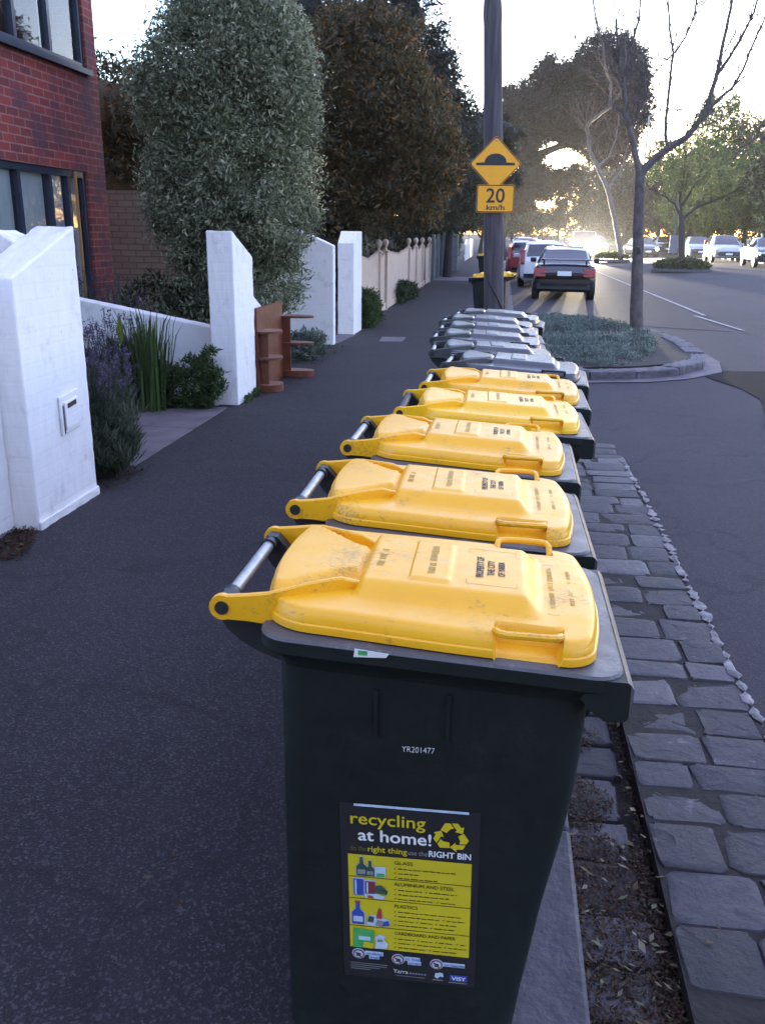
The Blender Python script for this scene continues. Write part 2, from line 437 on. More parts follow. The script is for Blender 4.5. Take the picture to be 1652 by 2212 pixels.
class MB:
    """Collects shapes; build() links them as one mesh object."""
    def __init__(s):
        s.v, s.f, s.m, s.mats, s.sm = [], [], [], [], []
    def mi(s, mat):
        if mat not in s.mats: s.mats.append(mat)
        return s.mats.index(mat)
    def add(s, verts, faces, mat, smooth=False):
        o, k = len(s.v), s.mi(mat)
        used = sorted({i for f in faces for i in f})
        if len(used) < len(verts):
            re_ = {u: i for i, u in enumerate(used)}
            verts = [verts[u] for u in used]
            faces = [[re_[i] for i in f] for f in faces]
        s.v.extend([tuple(map(float, p)) for p in verts])
        for f in faces:
            s.f.append([i + o for i in f]); s.m.append(k); s.sm.append(smooth)
        return s
    def box(s, x0, x1, y0, y1, z0, z1, mat):
        v = [(x0,y0,z0),(x1,y0,z0),(x1,y1,z0),(x0,y1,z0),(x0,y0,z1),(x1,y0,z1),(x1,y1,z1),(x0,y1,z1)]
        return s.add(v, [(0,3,2,1),(4,5,6,7),(0,1,5,4),(1,2,6,5),(2,3,7,6),(3,0,4,7)], mat)
    def prism(s, poly, a0, a1, axis, mat):
        """poly in the plane across axis ('x': (y,z), 'y': (x,z), 'z': (x,y)), pushed from a0 to a1."""
        def P(p, a):
            return {'x': (a, p[0], p[1]), 'y': (p[0], a, p[1]), 'z': (p[0], p[1], a)}[axis]
        n = len(poly)
        v = [P(p, a0) for p in poly] + [P(p, a1) for p in poly]
        f = [tuple(range(n - 1, -1, -1)), tuple(range(n, 2 * n))]
        f += [(i, (i + 1) % n, n + (i + 1) % n, n + i) for i in range(n)]
        return s.add(v, f, mat)
    def tube(s, pts, rad, mat, n=8, caps=True):
        pts = [Vector(p) for p in pts]
        if not hasattr(rad, '__len__'): rad = [rad] * len(pts)
        v, f = [], []
        prev = None
        for i, p in enumerate(pts):
            d = (pts[min(i + 1, len(pts) - 1)] - pts[max(i - 1, 0)])
            d = d.normalized() if d.length > 1e-9 else Vector((0, 0, 1))
            a = prev if prev is not None else (Vector((0, 0, 1)) if abs(d.z) < 0.9 else Vector((1, 0, 0)))
            a = (a - d * a.dot(d))
            a = a.normalized() if a.length > 1e-6 else d.orthogonal().normalized()
            b = d.cross(a)
            prev = a
            for k in range(n):
                t = 2 * math.pi * k / n
                v.append(p + (a * math.cos(t) + b * math.sin(t)) * rad[i])
        for i in range(len(pts) - 1):
            for k in range(n):
                f.append((i*n+k, i*n+(k+1)%n, (i+1)*n+(k+1)%n, (i+1)*n+k))
        if caps:
            f.append(tuple(range(n - 1, -1, -1)))
            f.append(tuple(range((len(pts)-1)*n, len(pts)*n)))
        return s.add(v, f, mat, True)
    def rings(s, rings, mat, cap0=True, cap1=True, smooth=True):
        n = len(rings[0])
        v = [p for r in rings for p in r]
        f = []
        for i in range(len(rings) - 1):
            for k in range(n):
                f.append((i*n+k, i*n+(k+1)%n, (i+1)*n+(k+1)%n, (i+1)*n+k))
        if cap0: f.append(tuple(range(n - 1, -1, -1)))
        if cap1: f.append(tuple(range((len(rings)-1)*n, len(rings)*n)))
        return s.add(v, f, mat, smooth)
    def disc(s, c, r, axis, h, mat, n=20):
        c = Vector(c)
        d = {'x': Vector((1,0,0)), 'y': Vector((0,1,0)), 'z': Vector((0,0,1))}[axis]
        return s.tube([c - d * h / 2, c + d * h / 2], r, mat, n)
    def mesh(s, name, sharp=None):
        me = bpy.data.meshes.new(name)
        me.from_pydata(s.v, [], s.f)
        for m in s.mats: me.materials.append(m)
        me.polygons.foreach_set('material_index', s.m)
        me.polygons.foreach_set('use_smooth', s.sm)
        me.update()
        if sharp is not None:
            me.set_sharp_from_angle(angle=math.radians(sharp))
        return me
    def build(s, name, parent=None, bevel=0, segs=2, sharp=35):
        me = s.mesh(name, sharp)
        o = bpy.data.objects.new(name, me)
        COL.objects.link(o)
        if parent: o.parent = parent
        if bevel:
            md = o.modifiers.new('bevel', 'BEVEL')
            md.width = bevel; md.segments = segs; md.limit_method = 'ANGLE'
            md.angle_limit = math.radians(40)
        return o

def structure(o, kind='structure'):
    o['kind'] = kind
    return o

def quads(name, P, mats, parent=None, midx=None):
    """P: (n,4,3) array of leaf corners -> one mesh object, fast."""
    n = len(P)
    me = bpy.data.meshes.new(name)
    me.vertices.add(n * 4)
    me.vertices.foreach_set('co', P.reshape(-1).astype(np.float32))
    me.loops.add(n * 4)
    me.loops.foreach_set('vertex_index', np.arange(n * 4, dtype=np.int32))
    me.polygons.add(n)
    me.polygons.foreach_set('loop_start', np.arange(0, n * 4, 4, dtype=np.int32))
    try: me.polygons.foreach_set('loop_total', np.full(n, 4, dtype=np.int32))
    except Exception: pass
    for m in mats: me.materials.append(m)
    if midx is not None: me.polygons.foreach_set('material_index', midx.astype(np.int32))
    me.update(calc_edges=True)
    o = bpy.data.objects.new(name, me)
    COL.objects.link(o)
    if parent: o.parent = parent
    return o

def unit(n):
    d = rng.normal(size=(n, 3))
    return d / np.linalg.norm(d, axis=1, keepdims=True)

def leaves_at(C, length, width, jit=0.35, D=None):
    """Diamond leaves at points C with random directions."""
    n = len(C)
    D = unit(n) if D is None else D
    S = np.cross(D, unit(n))
    S /= np.linalg.norm(S, axis=1, keepdims=True) + 1e-9
    k = (1 + jit * rng.normal(size=(n, 1))).clip(0.4, 2)
    L, W = D * length * k, S * width * k
    mid = C + 0.45 * L
    return np.stack([C, mid + W / 2, C + L, mid - W / 2], 1)

def clumpcloud(clumps, n, sub=0.22, nsub=60, shell=0.8, flat=0.8):
    """Points of a crown: every clump (x,y,z,rx,ry,rz) carries sub-clumps spread through its volume, most near its surface."""
    cl = np.array(clumps, float)
    w = (cl[:, 3] * cl[:, 4] * cl[:, 5]) ** (2 / 3)
    w /= w.sum()
    out = []
    for c, k in zip(cl, w):
        m = max(6, int(nsub * k * len(cl)))
        d = unit(m)
        r = np.where(rng.random((m, 1)) < shell, rng.uniform(0.82, 1.02, (m, 1)), rng.uniform(0.3, 0.85, (m, 1)))
        cen = c[:3] + d * r * c[3:6]
        q = max(20, int(n * k))
        idx = rng.integers(0, m, q)
        rr = sub * (c[3] * c[4] * c[5]) ** (1 / 3) * rng.uniform(0.5, 1.3, (m, 1))[idx]
        off = unit(q) * rr * rng.random((q, 1)) ** 0.45
        off[:, 2] *= flat
        out.append(cen[idx] + off)
    return np.concatenate(out)

def core(mb, clumps, k, mat):
    """Dense inner twigs and leaves of a crown that let no sky through."""
    for x, y, z, rx, ry, rz in clumps:
        n, m = 10, 6
        rings_ = []
        for i in range(m + 1):
            t = math.pi * (0.04 + 0.92 * i / m)
            rings_.append([(x + rx * k * math.sin(t) * math.cos(2*math.pi*j/n) * rnd.uniform(0.8, 1.1),
                            y + ry * k * math.sin(t) * math.sin(2*math.pi*j/n) * rnd.uniform(0.8, 1.1),
                            z - rz * k * math.cos(t)) for j in range(n)])
        mb.rings(rings_, mat, smooth=False)

def text_geo(s, size, bold=0.0, align='LEFT', xscale=1.0):
    cu = bpy.data.curves.new('lettering', 'FONT')
    cu.body = s; cu.size = size; cu.offset = bold; cu.align_x = align
    cu.resolution_u = 3
    ob = bpy.data.objects.new('lettering', cu)
    me = bpy.data.meshes.new_from_object(ob)
    v = [(p.co.x * xscale, p.co.y) for p in me.vertices]
    f = [tuple(q.vertices) for q in me.polygons]
    bpy.data.objects.remove(ob); bpy.data.meshes.remove(me)
    bpy.data.curves.remove(cu)
    return v, f

def put_text(mb, s, size, org, ex, ey, mat, bold=0.0, width=None, align='LEFT'):
    """Lay lettering on a surface: org is the baseline start, ex / ey the text's own axes."""
    v, f = text_geo(s, size, bold, align)
    if width:
        w = max(p[0] for p in v) - min(p[0] for p in v)
        v = [(p[0] * width / w, p[1]) for p in v]
    o, ex, ey = Vector(org), Vector(ex), Vector(ey)
    mb.add([o + ex * p[0] + ey * p[1] for p in v], f, mat)

# ------------------------------------------------------------------ the ground
def sheet(name, poly, z, mat, kind='structure', th=0.02):
    mb = MB()
    mb.prism(poly, z - th, z, 'z', MAT[mat] if isinstance(mat, str) else mat)
    return structure(mb.build(name), kind)

sheet('ground', [(-900, -200), (900, -200), (900, 2200), (-900, 2200)], -0.20, 'soil', th=0.3)
sheet('footpath', [(-2.76, -6), (0.02, -6), (0.02, 420), (-2.76, 420)], 0.0, 'footpath', th=0.12)
sheet('garden_ground', [(-40, -6), (-2.76, -6), (-2.76, 420), (-40, 420)], -0.012, 'soil', th=0.12)
mb = MB()                                        # the carriageway, rising gently towards the park side
mb.prism([(0.285, -0.065), (5.0, -0.065), (14.2, 0.30), (14.2, -0.19), (0.285, -0.19)], 7.55, 700, 'y', MAT['road'])
mb.prism([(1.045, -0.065), (5.0, -0.065), (14.2, 0.30), (14.2, -0.19), (1.045, -0.19)], -6, 7.549, 'y', MAT['road'])
structure(mb.build('road'))
sheet('road_edge_strip', [(0.29, 19.6), (2.4, 18.6), (4.45, 17.8), (4.6, 60), (0.29, 60)], -0.061, asphalt('parking_lane_asphalt', (0.028, 0.0215, 0.027), 0.5, speck=(0.08, 0.07, 0.08), speckle=0.35), th=0.003)
sheet('asphalt_patch', [(2.62, 12.3), (2.72, 11.6), (2.92, 10.9), (2.95, 10.2), (2.76, 9.3), (2.55, 8.5), (2.5, 7.0), (3.0, 6.2), (4.9, 6.0), (4.9, 12.6)], -0.057, 'dark_patch', th=0.003)
sheet('gutter', [(0.285, -2), (0.535, -2), (0.535, 7.55), (0.285, 7.55)], -0.135, 'dirt', th=0.05)
sheet('gutter_bed', [(0.535, -2), (1.045, -2), (1.045, 7.55), (0.535, 7.55)], -0.063, 'dirt', th=0.05)

def road_line(x0, y0, x1, y1, w):
    mb = MB()
    n = max(2, int((y1 - y0) / 1.5))
    rngl = random.Random(3)
    for i in range(n):
        a, b = i / n, (i + 1) / n
        ya, yb = y0 + (y1 - y0) * a, y0 + (y1 - y0) * b
        xa, xb = x0 + (x1 - x0) * a, x0 + (x1 - x0) * b
        wa = w * rngl.uniform(0.85, 1.05)
        mb.add([(xa, ya, 0), (xa + wa, ya, 0), (xb + wa, yb, 0), (xb, yb, 0)], [(0, 1, 2, 3)], MAT['line'])
    o = mb.build('road_line')
    o.location.z = -0.052
    return structure(o)
road_line(4.66, 18.0, 4.38, 21.2, 0.09)
road_line(4.62, 21.3, 4.50, 120, 0.10)

# bluestone kerb laid in long stones
mb = MB()
y = -2.0
while y < 60:
    L = rnd.uniform(0.9, 1.3)
    j = rnd.uniform(-0.004, 0.004)
    if not (10.4 < y < 19.6):
        mb.box(0.02, 0.285 + j, y, y + L - 0.012, -0.25, 0.004 + j, MAT['bluestone'])
    y += L
structure(mb.build('kerb', bevel=0.012))

# bluestone setts: a channel course and two or three stones across
def sett(mb, x0, x1, y0, y1, z, mat, r=random.Random(5)):
    cx, cy, hx, hy = (x0 + x1) / 2, (y0 + y1) / 2, (x1 - x0) / 2, (y1 - y0) / 2
    n = 20
    out = []
    ph = [r.uniform(0.92, 1.05) for _ in range(n)]
    tx, ty = r.uniform(-0.02, 0.02), r.uniform(-0.05, 0.05)
    for k in range(n):
        t = 2 * math.pi * k / n + math.pi / n
        c, s = math.cos(t), math.sin(t)
        e = 0.20
        px, py = math.copysign(abs(c) ** e, c), math.copysign(abs(s) ** e, s)
        out.append((px * hx * ph[k], py * hy * ph[k]))
    def ring(k, dz):
        return [(cx + p[0] * k, cy + p[1] * k, z + dz + p[0] * k * tx + p[1] * k * ty + r.uniform(-0.0015, 0.0015)) for p in out]
    mb.rings([ring(1.0, -0.09), ring(1.0, -0.010), ring(0.988, -0.0045), ring(0.955, -0.001), ring(0.75, 0.000), ring(0.35, 0.0015)], mat, cap0=False)

mb = MB()
rs = random.Random(21)
y = 0.3
while y < 7.5:
    p = rs.uniform(0.15, 0.235)
    k = rs.uniform(0.34, 0.68)
    xm = 0.535 + 0.51 * k
    g = 0.0028
    sett(mb, 0.540, xm - g, y + g, y + p - g, -0.060 + rs.uniform(-0.006, 0.004), MAT['cobble'])
    sett(mb, xm + g, 1.050 + rs.uniform(-0.02, 0.02), y + g, y + p - g, -0.056 + rs.uniform(-0.006, 0.004), MAT['cobble'])
    y += p
y = 0.3
while y < 7.5:
    p = rs.uniform(0.16, 0.24)
    sett(mb, 0.292, 0.500 + rs.uniform(-0.03, 0.01), y + 0.008, y + p - 0.008, -0.108 + rs.uniform(-0.008, 0.002), MAT['cobble'])
    y += p
structure(mb.build('cobbled_gutter'))

mb = MB()
y = 0.5
lx = rx = 0.02
while y < 7.1:                            # crumbled pale mortar between the setts and the asphalt
    L = rs.uniform(0.05, 0.19)
    k = max(4, int(L / 0.015))
    v, f = [], []
    for i in range(k + 1):
        e = min(1, min(i, k - i) / 2.0)
        lx = min(0.030, max(0.008, lx + rs.uniform(-0.007, 0.007)))
        rx = min(0.034, max(0.008, rx + rs.uniform(-0.008, 0.008)))
        yy = y + L * i / k
        v += [(1.052 - lx * e - 0.001, yy, -0.0555), (1.052, yy + rs.uniform(-.004, .004), -0.0500 + rs.uniform(-.002, .002)), (1.052 + rx * e + 0.001, yy, -0.0560)]
    for i in range(k):
        for j in (0, 1): f.append((i*3+j, i*3+j+1, i*3+j+4, i*3+j+3))
    mb.add(v, f, MAT['mortar'], True)
    y += L + rs.choice((0.0, 0.004, 0.01, 0.05))
structure(mb.build('mortar_strip'))

# entry path of the white walled garden, small cover plates and stains let into the footpath
mb = MB()
for a, b in ((5.95, 7.25), (7.262, 8.25)):
    mb.prism([(-2.63, a), (-2.63, b), (-5.2, b + 0.1), (-5.2, a + 0.1)], -0.03, 0.005, 'z', MAT['concrete'])
structure(mb.build('entry_path', bevel=0.004))
sheet('concrete_crossing', [(-2.7, 33.2), (0.0, 33.8), (0.0, 36.8), (-2.7, 36.2)], 0.004, 'concrete', th=0.003)
sheet('gate_threshold', [(-2.74, 13.62), (-2.52, 13.62), (-2.42, 14.9), (-2.74, 14.9)], 0.006, 'concrete', th=0.02)
mb = MB()
mb.prism([(-1.92, 14.05), (-1.55, 14.1), (-1.55, 14.75), (-1.95, 14.7)], 0.0, 0.004, 'z', MAT['concrete'])
tag(mb.build('cover_plate'), 'pale rectangular service cover set flush in the dark asphalt footpath', 'cover plate')

# ------------------------------------------------------------------ white brick walls
_tex = bpy.data.textures.new('uneven_brickwork', 'CLOUDS')
_tex.noise_scale = 0.07
_tex.noise_depth = 3
def rough(o, k=0.012, lv=5):
    md = o.modifiers.new('split', 'SUBSURF'); md.subdivision_type = 'SIMPLE'; md.levels = lv; md.render_levels = lv
    md = o.modifiers.new('uneven', 'DISPLACE'); md.texture = _tex; md.texture_coords = 'LOCAL'; md.strength = k; md.mid_level = 0.5
    return o
WB = MAT['white_brick']
t = thing('white_pier', 'nearest white brick pier, sloping top, letter slot in its street face', 'pier', (-2.59, 4.48, 0), group='white brick piers along the footpath')
mb = MB(); mb.prism([(0, -0.02), (0.77, -0.02), (0.77, 1.69), (0, 1.42)], -0.245, 0, 'x', WB); rough(mb.build('wall', t, bevel=0.012))
mb = MB()
mb.prism([(0.0, -0.02), (0.765, -0.02), (0.765, 0.055), (0.0, 0.05)], 0.0015, 0.016, 'x', WB)
rough(mb.build('footing', t, bevel=0.006), 0.016)
mb = MB()
mb.prism([(0.36, 0.48), (0.60, 0.50), (0.60, 0.735), (0.36, 0.715)], 0.001, 0.014, 'x', WB)
ls = mb.build('letter_slot', t, bevel=0.005)
mb = MB()
mb.prism([(0.40, 0.505), (0.565, 0.52), (0.565, 0.69), (0.40, 0.675)], 0.0145, 0.024, 'x', WB)
mb.build('door', ls, bevel=0.004)
mb = MB()
mb.prism([(0.43, 0.638), (0.54, 0.648), (0.54, 0.676), (0.43, 0.666)], 0.0245, 0.027, 'x', MAT['sign_black'])
mb.prism([(0.385, 0.49), (0.395, 0.49), (0.395, 0.66), (0.385, 0.66)], 0.0145, 0.018, 'x', MAT['bark'])
mb.build('slot', ls)
mb = MB()
mb.prism([(-0.5, -0.02), (4.477, -0.02), (4.477, 1.41), (-0.5, 1.41)], -2.96, -2.735, 'x', WB)
tag(rough(mb.build('garden_wall', bevel=0.012)), 'white brick front wall at the left edge, meeting the nearest pier', 'wall')
mb = MB()
mb.prism([(-2.838, -0.02), (-2.838, 1.60), (-2.95, 1.66), (-3.6, 1.66), (-3.6, -0.02)], 4.98, 5.24, 'y', WB)
tag(rough(mb.build('wing_wall', bevel=0.012)), 'short white wing wall tucked behind the nearest pier', 'wall')

mb = MB(); mb.prism([(8.4, -0.02), (9.08, -0.02), (9.08, 1.42), (8.4, 1.675)], -2.825, -2.565, 'x', WB)
tag(rough(mb.build('white_pier', bevel=0.012)), 'white brick pier beside the brown shelf unit, top sloping away', 'pier', 'white brick piers along the footpath')
mb = MB(); mb.prism([(-2.828, -0.02), (-2.828, 0.69), (-4.95, 1.06), (-4.95, -0.02)], 8.86, 9.06, 'y', WB)
tag(rough(mb.build('low_garden_wall', bevel=0.01)), 'low white side wall with sloping top behind the lavender bed', 'wall')
mb = MB(); mb.prism([(9.083, -0.02), (10.7, -0.02), (10.7, 0.42), (9.083, 1.09)], -2.80, -2.62, 'x', WB)
tag(rough(mb.build('low_front_wall', bevel=0.01)), 'low white wall stepping down behind the brown shelf unit', 'wall')
mb = MB(); mb.prism([(-2.545, -0.02), (-2.545, 1.475), (-2.965, 1.655), (-3.36, 1.80), (-3.36, -0.02)], 13.44, 13.62, 'y', WB)
tag(rough(mb.build('white_pier', bevel=0.012)), 'broad white wing pier facing the camera beyond the silver hedge', 'pier', 'white brick piers along the footpath')
mb = MB(); mb.prism([(-3.363, -0.02), (-3.363, 1.05), (-3.62, 0.95), (-3.62, -0.02)], 13.2, 13.62, 'y', WB)
tag(rough(mb.build('wall_stub', bevel=0.01)), 'low white wall stub at the hedge end of the broad wing pier', 'wall')
mb = MB(); mb.prism([(14.9, -0.02), (15.75, -0.02), (15.75, 1.685), (15.2, 1.685), (14.9, 1.50)], -2.745, -2.47, 'x', WB)
tag(rough(mb.build('white_pier', bevel=0.012)), 'narrow white brick pier next to the cream picket fence', 'pier', 'white brick piers along the footpath')

# ------------------------------------------------------------------ brick house
h = thing('brick_house', 'two storey red brick house with dark framed windows at left', 'house', (-5.0, 11.1, 0))
mb = MB()
RB = MAT['red_brick']
mb.box(-0.25, 0, -9, 0, 2.32, 3.39, RB)
mb.box(-0.25, 0, -9, 0, 5.2, 6.6, RB)
mb.box(-0.25, 0, -0.5, 0, -0.1, 2.317, RB)
mb.box(-0.25, 0, -0.27, 0, 3.393, 5.197, RB)
mb.box(-0.25, 0, -9, -5.6, -0.1, 2.317, RB)
mb.box(-0.25, 0, -9, -5.6, 3.393, 5.197, RB)
mb.box(-5.0, -0.253, -0.25, -0.003, -0.1, 6.6, RB)
mb.build('wall', h)
mb = MB()
mb.prism([(0.45, 6.55), (0.45, 6.7), (-3.0, 8.3), (-6.4, 6.7), (-6.4, 6.55)], -9.4, 0.45, 'y', MAT['grey_stone'])
mb.build('roof', h)
mb = MB(); mb.box(-5.0, -1.6, -8.9, -0.3, 0.0, 6.5, MAT['blind']); mb.build('room_wall', h)
def window(y0, y1, z0, z1, mull, sill):
    mb = MB()
    F = MAT['frame']
    mb.box(-0.13, -0.03, y0, y1, z0, z0 + 0.07, F); mb.box(-0.13, -0.03, y0, y1, z1 - 0.07, z1, F)
    for a in [y0] + list(mull) + [y1 - 0.06]:
        mb.box(-0.128, -0.032, a, a + 0.06, z0 + 0.072, z1 - 0.072, F)
    fr = mb.build('window', h)
    if sill:
        mb = MB(); mb.prism([(-0.2, z0 - 0.005), (0.07, z0 - 0.06), (0.07, z0 + 0.0), (-0.2, z0 + 0.06)], y0, y1 + 0.02, 'y', F); mb.build('sill', fr)
    ed = [y0 + 0.06] + [x for a in mull for x in (a, a + 0.06)] + [y1 - 0.06]
    mb = MB()
    for a, b in zip(ed[0::2], ed[1::2]):
        mb.add([(-0.08, a + 0.001, z0 + 0.073), (-0.08, b - 0.001, z0 + 0.073), (-0.08, b - 0.001, z1 - 0.073), (-0.08, a + 0.001, z1 - 0.073)], [(0, 1, 2, 3)], MAT['glass'])
    mb.build('pane', fr)
    return fr
w1 = window(-5.597, -0.273, 3.45, 5.195, (-3.9, -2.8, -1.82, -1.08), True)
w2 = window(-5.597, -0.503, 0.05, 2.315, (-3.4, -2.05, -1.38, -0.95), False)
mb = MB()
y = -5.5
while y < -0.6:                       # hanging vertical blinds behind the lower panes
    a = rnd.uniform(-0.02, 0.02)
    mb.add([(-0.135, y, 0.1), (-0.11 + a * .5, y + 0.10, 0.1), (-0.11 + a * .5, y + 0.10, 2.25), (-0.135, y, 2.25)], [(0, 1, 2, 3)], MAT['blind'])
    y += 0.112
mb.build('blind', w2)
for y in (-2.05, -0.78, -0.69):
    mb = MB(); mb.add([(-0.3, y, 3.5), (-0.26, y + 0.07, 3.5), (-0.26, y + 0.07, 5.1), (-0.3, y, 5.1)], [(0, 1, 2, 3)], MAT['blind']); mb.build('curtain', w1)
mb = MB(); mb.box(-0.028, -0.001, -0.805, -0.775, 0.0, 2.31, MAT['orange_wood']); mb.build('timber_post', h)

mb = MB(); mb.box(-8, -4.2, 12.7, 12.9, -0.1, 2.2, MAT['cream_brick'])
tag(mb.build('cream_wall'), 'cream brick side wall in the gap between house and hedge', 'wall')

# ------------------------------------------------------------------ brown shelf unit left out against the wall
t = thing('shelf_unit', 'discarded reddish brown shelf unit with rounded end shelves by the pier', 'shelf', (-2.56, 9.1, 0))
BW, BE = MAT['brown_wood'], MAT['brown_edge']
mb = MB(); mb.prism([(0.02, 0.0), (1.14, 0.0), (1.14, 0.895), (0.02, 0.895)], -0.012, 0.010, 'x', BW); mb.build('back_panel', t)
def shelf_end(y, flip, zs, L):
    mb = MB(); mb.box(0.012, 0.105, y, y + 0.02, 0.082, zs[-1] - 0.001, BW); mb.build('upright', t)
    for i, z in enumerate(zs):
        th = 0.082 if i == 0 else 0.026
        pts = []
        for k in range(13):
            a = math.pi * (k / 12)
            pts.append((0.10 + (L - 0.10) * math.sin(a), y + 0.1 - 0.16 * math.cos(a) * (0.7 if flip else 1)))
        poly = [(0.012, y + 0.1 - 0.16 * (0.7 if flip else 1))] + pts + [(0.012, y + 0.1 + 0.16 * (0.7 if flip else 1))]
        mb = MB(); mb.prism(poly, z - th + 0.001, z - 0.004, 'z', BW)
        mb.prism(poly, z - 0.0035, z, 'z', BE)
        mb.build('shelf', t)
shelf_end(0.10, False, (0.083, 0.375, 0.655), 0.235)
shelf_end(1.12, True, (0.083, 0.415, 0.725), 0.37)

# ------------------------------------------------------------------ fences
t = thing('picket_fence', 'cream picket fence with knobbed posts along the left of the footpath', 'fence', (-2.60, 15.9, 0))
P = MAT['picket']
posts = (3.0, 4.1, 9.0, 11.1, 13.2, 16.0)
ends = [0.05] + list(posts) + [16.0]
rp = random.Random(4)
for i in range(len(posts)):
    a = ends[i] + (0.075 if i else 0); b = posts[i] - 0.075
    mb = MB()
    y = a
    while y + 0.09 <= b + 0.02:
        u = (y + 0.045 - a) / max(b - a, 0.1)
        zt = 1.12 + 0.12 * abs(2 * u - 1) + rp.uniform(-0.008, 0.008)
        mb.prism([(y, 0.05), (y + 0.09, 0.05), (y + 0.09, zt), (y + 0.045, zt + 0.07), (y, zt)], -0.02 + rp.uniform(-0.003, 0.003), 0.0, 'x', P)
        y += 0.100
    mb.box(-0.062, -0.024, a, b, 0.25, 0.33, P); mb.box(-0.062, -0.024, a, b, 0.92, 1.0, P)
    mb.box(0.004, 0.03, a, b, 0.02, 0.17, P)
    mb.build('picket_panel', t)
for y in posts:
    mb = MB()
    mb.box(-0.07, 0.055, y - 0.062, y + 0.062, -0.02, 1.24, P)
    mb.box(-0.085, 0.07, y - 0.077, y + 0.077, 1.243, 1.29, P)
    po = mb.build('post', t, bevel=0.008)
    mb = MB()
    prof = [(0.062, 1.292), (0.035, 1.33), (0.03, 1.36), (0.062, 1.41), (0.075, 1.455), (0.062, 1.50), (0.03, 1.53), (0.0001, 1.54)]
    mb.rings([[(-0.008 + r * math.cos(2*math.pi*k/12), y + r * math.sin(2*math.pi*k/12), z) for k in range(12)] for r, z in prof], P)
    mb.build('finial', po)

t = thing('paling_fence', 'grey paling fence with tall posts beyond the picket fence', 'fence', (-2.58, 32.3, 0))
mb = MB()
y = 0.0
while y < 8.6:
    mb.box(-0.02, rp.uniform(-0.004, 0.004), y, y + 0.115, 0.02, 1.45 + rp.uniform(-0.02, 0.02), MAT['grey_fence'])
    y += 0.125
mb.build('palings', t)
for y in (0.3, 2.6, 4.6, 6.4, 8.3):
    mb = MB(); mb.box(0.006, 0.11, y, y + 0.12, 0, 1.62, MAT['grey_stone']); mb.build('post', t)

t = thing('gate_pillar', 'tall grey rendered gate pillar with a moulded cap', 'pillar', (-2.3, 42, 0))
mb = MB(); mb.box(-0.24, 0.2, -0.22, 0.22, 0, 2.2, MAT['grey_stone']); mb.build('shaft', t, bevel=0.02)
mb = MB()
for hw, z0, z1 in ((0.27, 2.203, 2.28), (0.33, 2.283, 2.42), (0.28, 2.423, 2.52), (0.20, 2.523, 2.66)):
    mb.box(-0.02 - hw, -0.02 + hw, -hw, hw, z0, z1, MAT['grey_stone'])
mb.build('cap', t, bevel=0.015)
t = thing('white_fence', 'far white fence glimpsed past the tall gate pillar', 'fence', (-2.35, 56, 0))
mb = MB()
y = 0
while y < 14:
    mb.box(-0.03, 0, y, y + 0.1, 0.05, 1.3, MAT['white_paint']); y += 0.13
mb.build('pickets', t)
mb = MB()
for z in (0.3, 1.0): mb.box(-0.08, -0.034, 0, 14, z, z + 0.09, MAT['white_paint'])
mb.build('rail', t)

# ------------------------------------------------------------------ power pole and its two signs
t = thing('power_pole', 'tall weathered timber power pole standing at the kerb behind the bins', 'pole', (-0.07, 13.5, 0))
mb = MB()
n = 18
rr = random.Random(9)
lob = [rr.uniform(0.96, 1.05) for _ in range(n)]
zs = [-0.1, 0.5, 1.2, 2.0, 3.0, 3.6, 4.4, 4.55, 4.7, 6, 9]
rd = [0.152, 0.148, 0.145, 0.143, 0.136, 0.130, 0.124, 0.130, 0.120, 0.115, 0.10]
mb.rings([[(-0.056 * z + r * lob[k] * math.cos(2*math.pi*k/n), r * lob[k] * math.sin(2*math.pi*k/n), z) for k in range(n)] for z, r in zip(zs, rd)], MAT['pole'])
mb.build('shaft', t)
mb = MB()
pts = []
for i in range(40):                       # rusty strapping twisting round the foot
    z = 0.35 + 0.55 * i / 39
    a = -2.7 + 5.2 * i / 39
    pts.append((-0.056 * z + 0.158 * math.cos(a), 0.158 * math.sin(a), z))
mb.tube(pts, 0.012, MAT['black'], 6)
pts = []
for i in range(40):
    z = 1.15 - 0.65 * i / 39
    a = -2.5 + 2.2 * i / 39
    pts.append((-0.056 * z + 0.158 * math.cos(a), 0.158 * math.sin(a), z))
mb.tube(pts, 0.011, MAT['black'], 6)
mb.build('cable_strap', t)

def rounded(hw, hh, r, n=5):
    out = []
    for cx, cy, a0 in ((hw - r, -hh + r, -90), (hw - r, hh - r, 0), (-hw + r, hh - r, 90), (-hw + r, -hh + r, 180)):
        for k in range(n + 1):
            a = math.radians(a0 + 90 * k / n)
            out.append((cx + r * math.cos(a), cy + r * math.sin(a)))
    return out

def rim_of(mb, out, k, z0, z1, mat):
    """A painted border: the ring between outline and its inset."""
    n = len(out)
    a = out
    b = [(x * k[0], y * k[1]) for x, y in out]
    v = [(x, z0, y) for x, y in a] + [(x, z0, y) for x, y in b] + [(x, z1, y) for x, y in a] + [(x, z1, y) for x, y in b]
    f = []
    for i in range(n):
        j = (i + 1) % n
        f += [(2*n+i, 2*n+j, 3*n+j, 3*n+i), (i, n+i, n+j, j), (i, j, 2*n+j, 2*n+i), (n+i, 3*n+i, 3*n+j, n+j)]
    mb.add(v, f, mat)

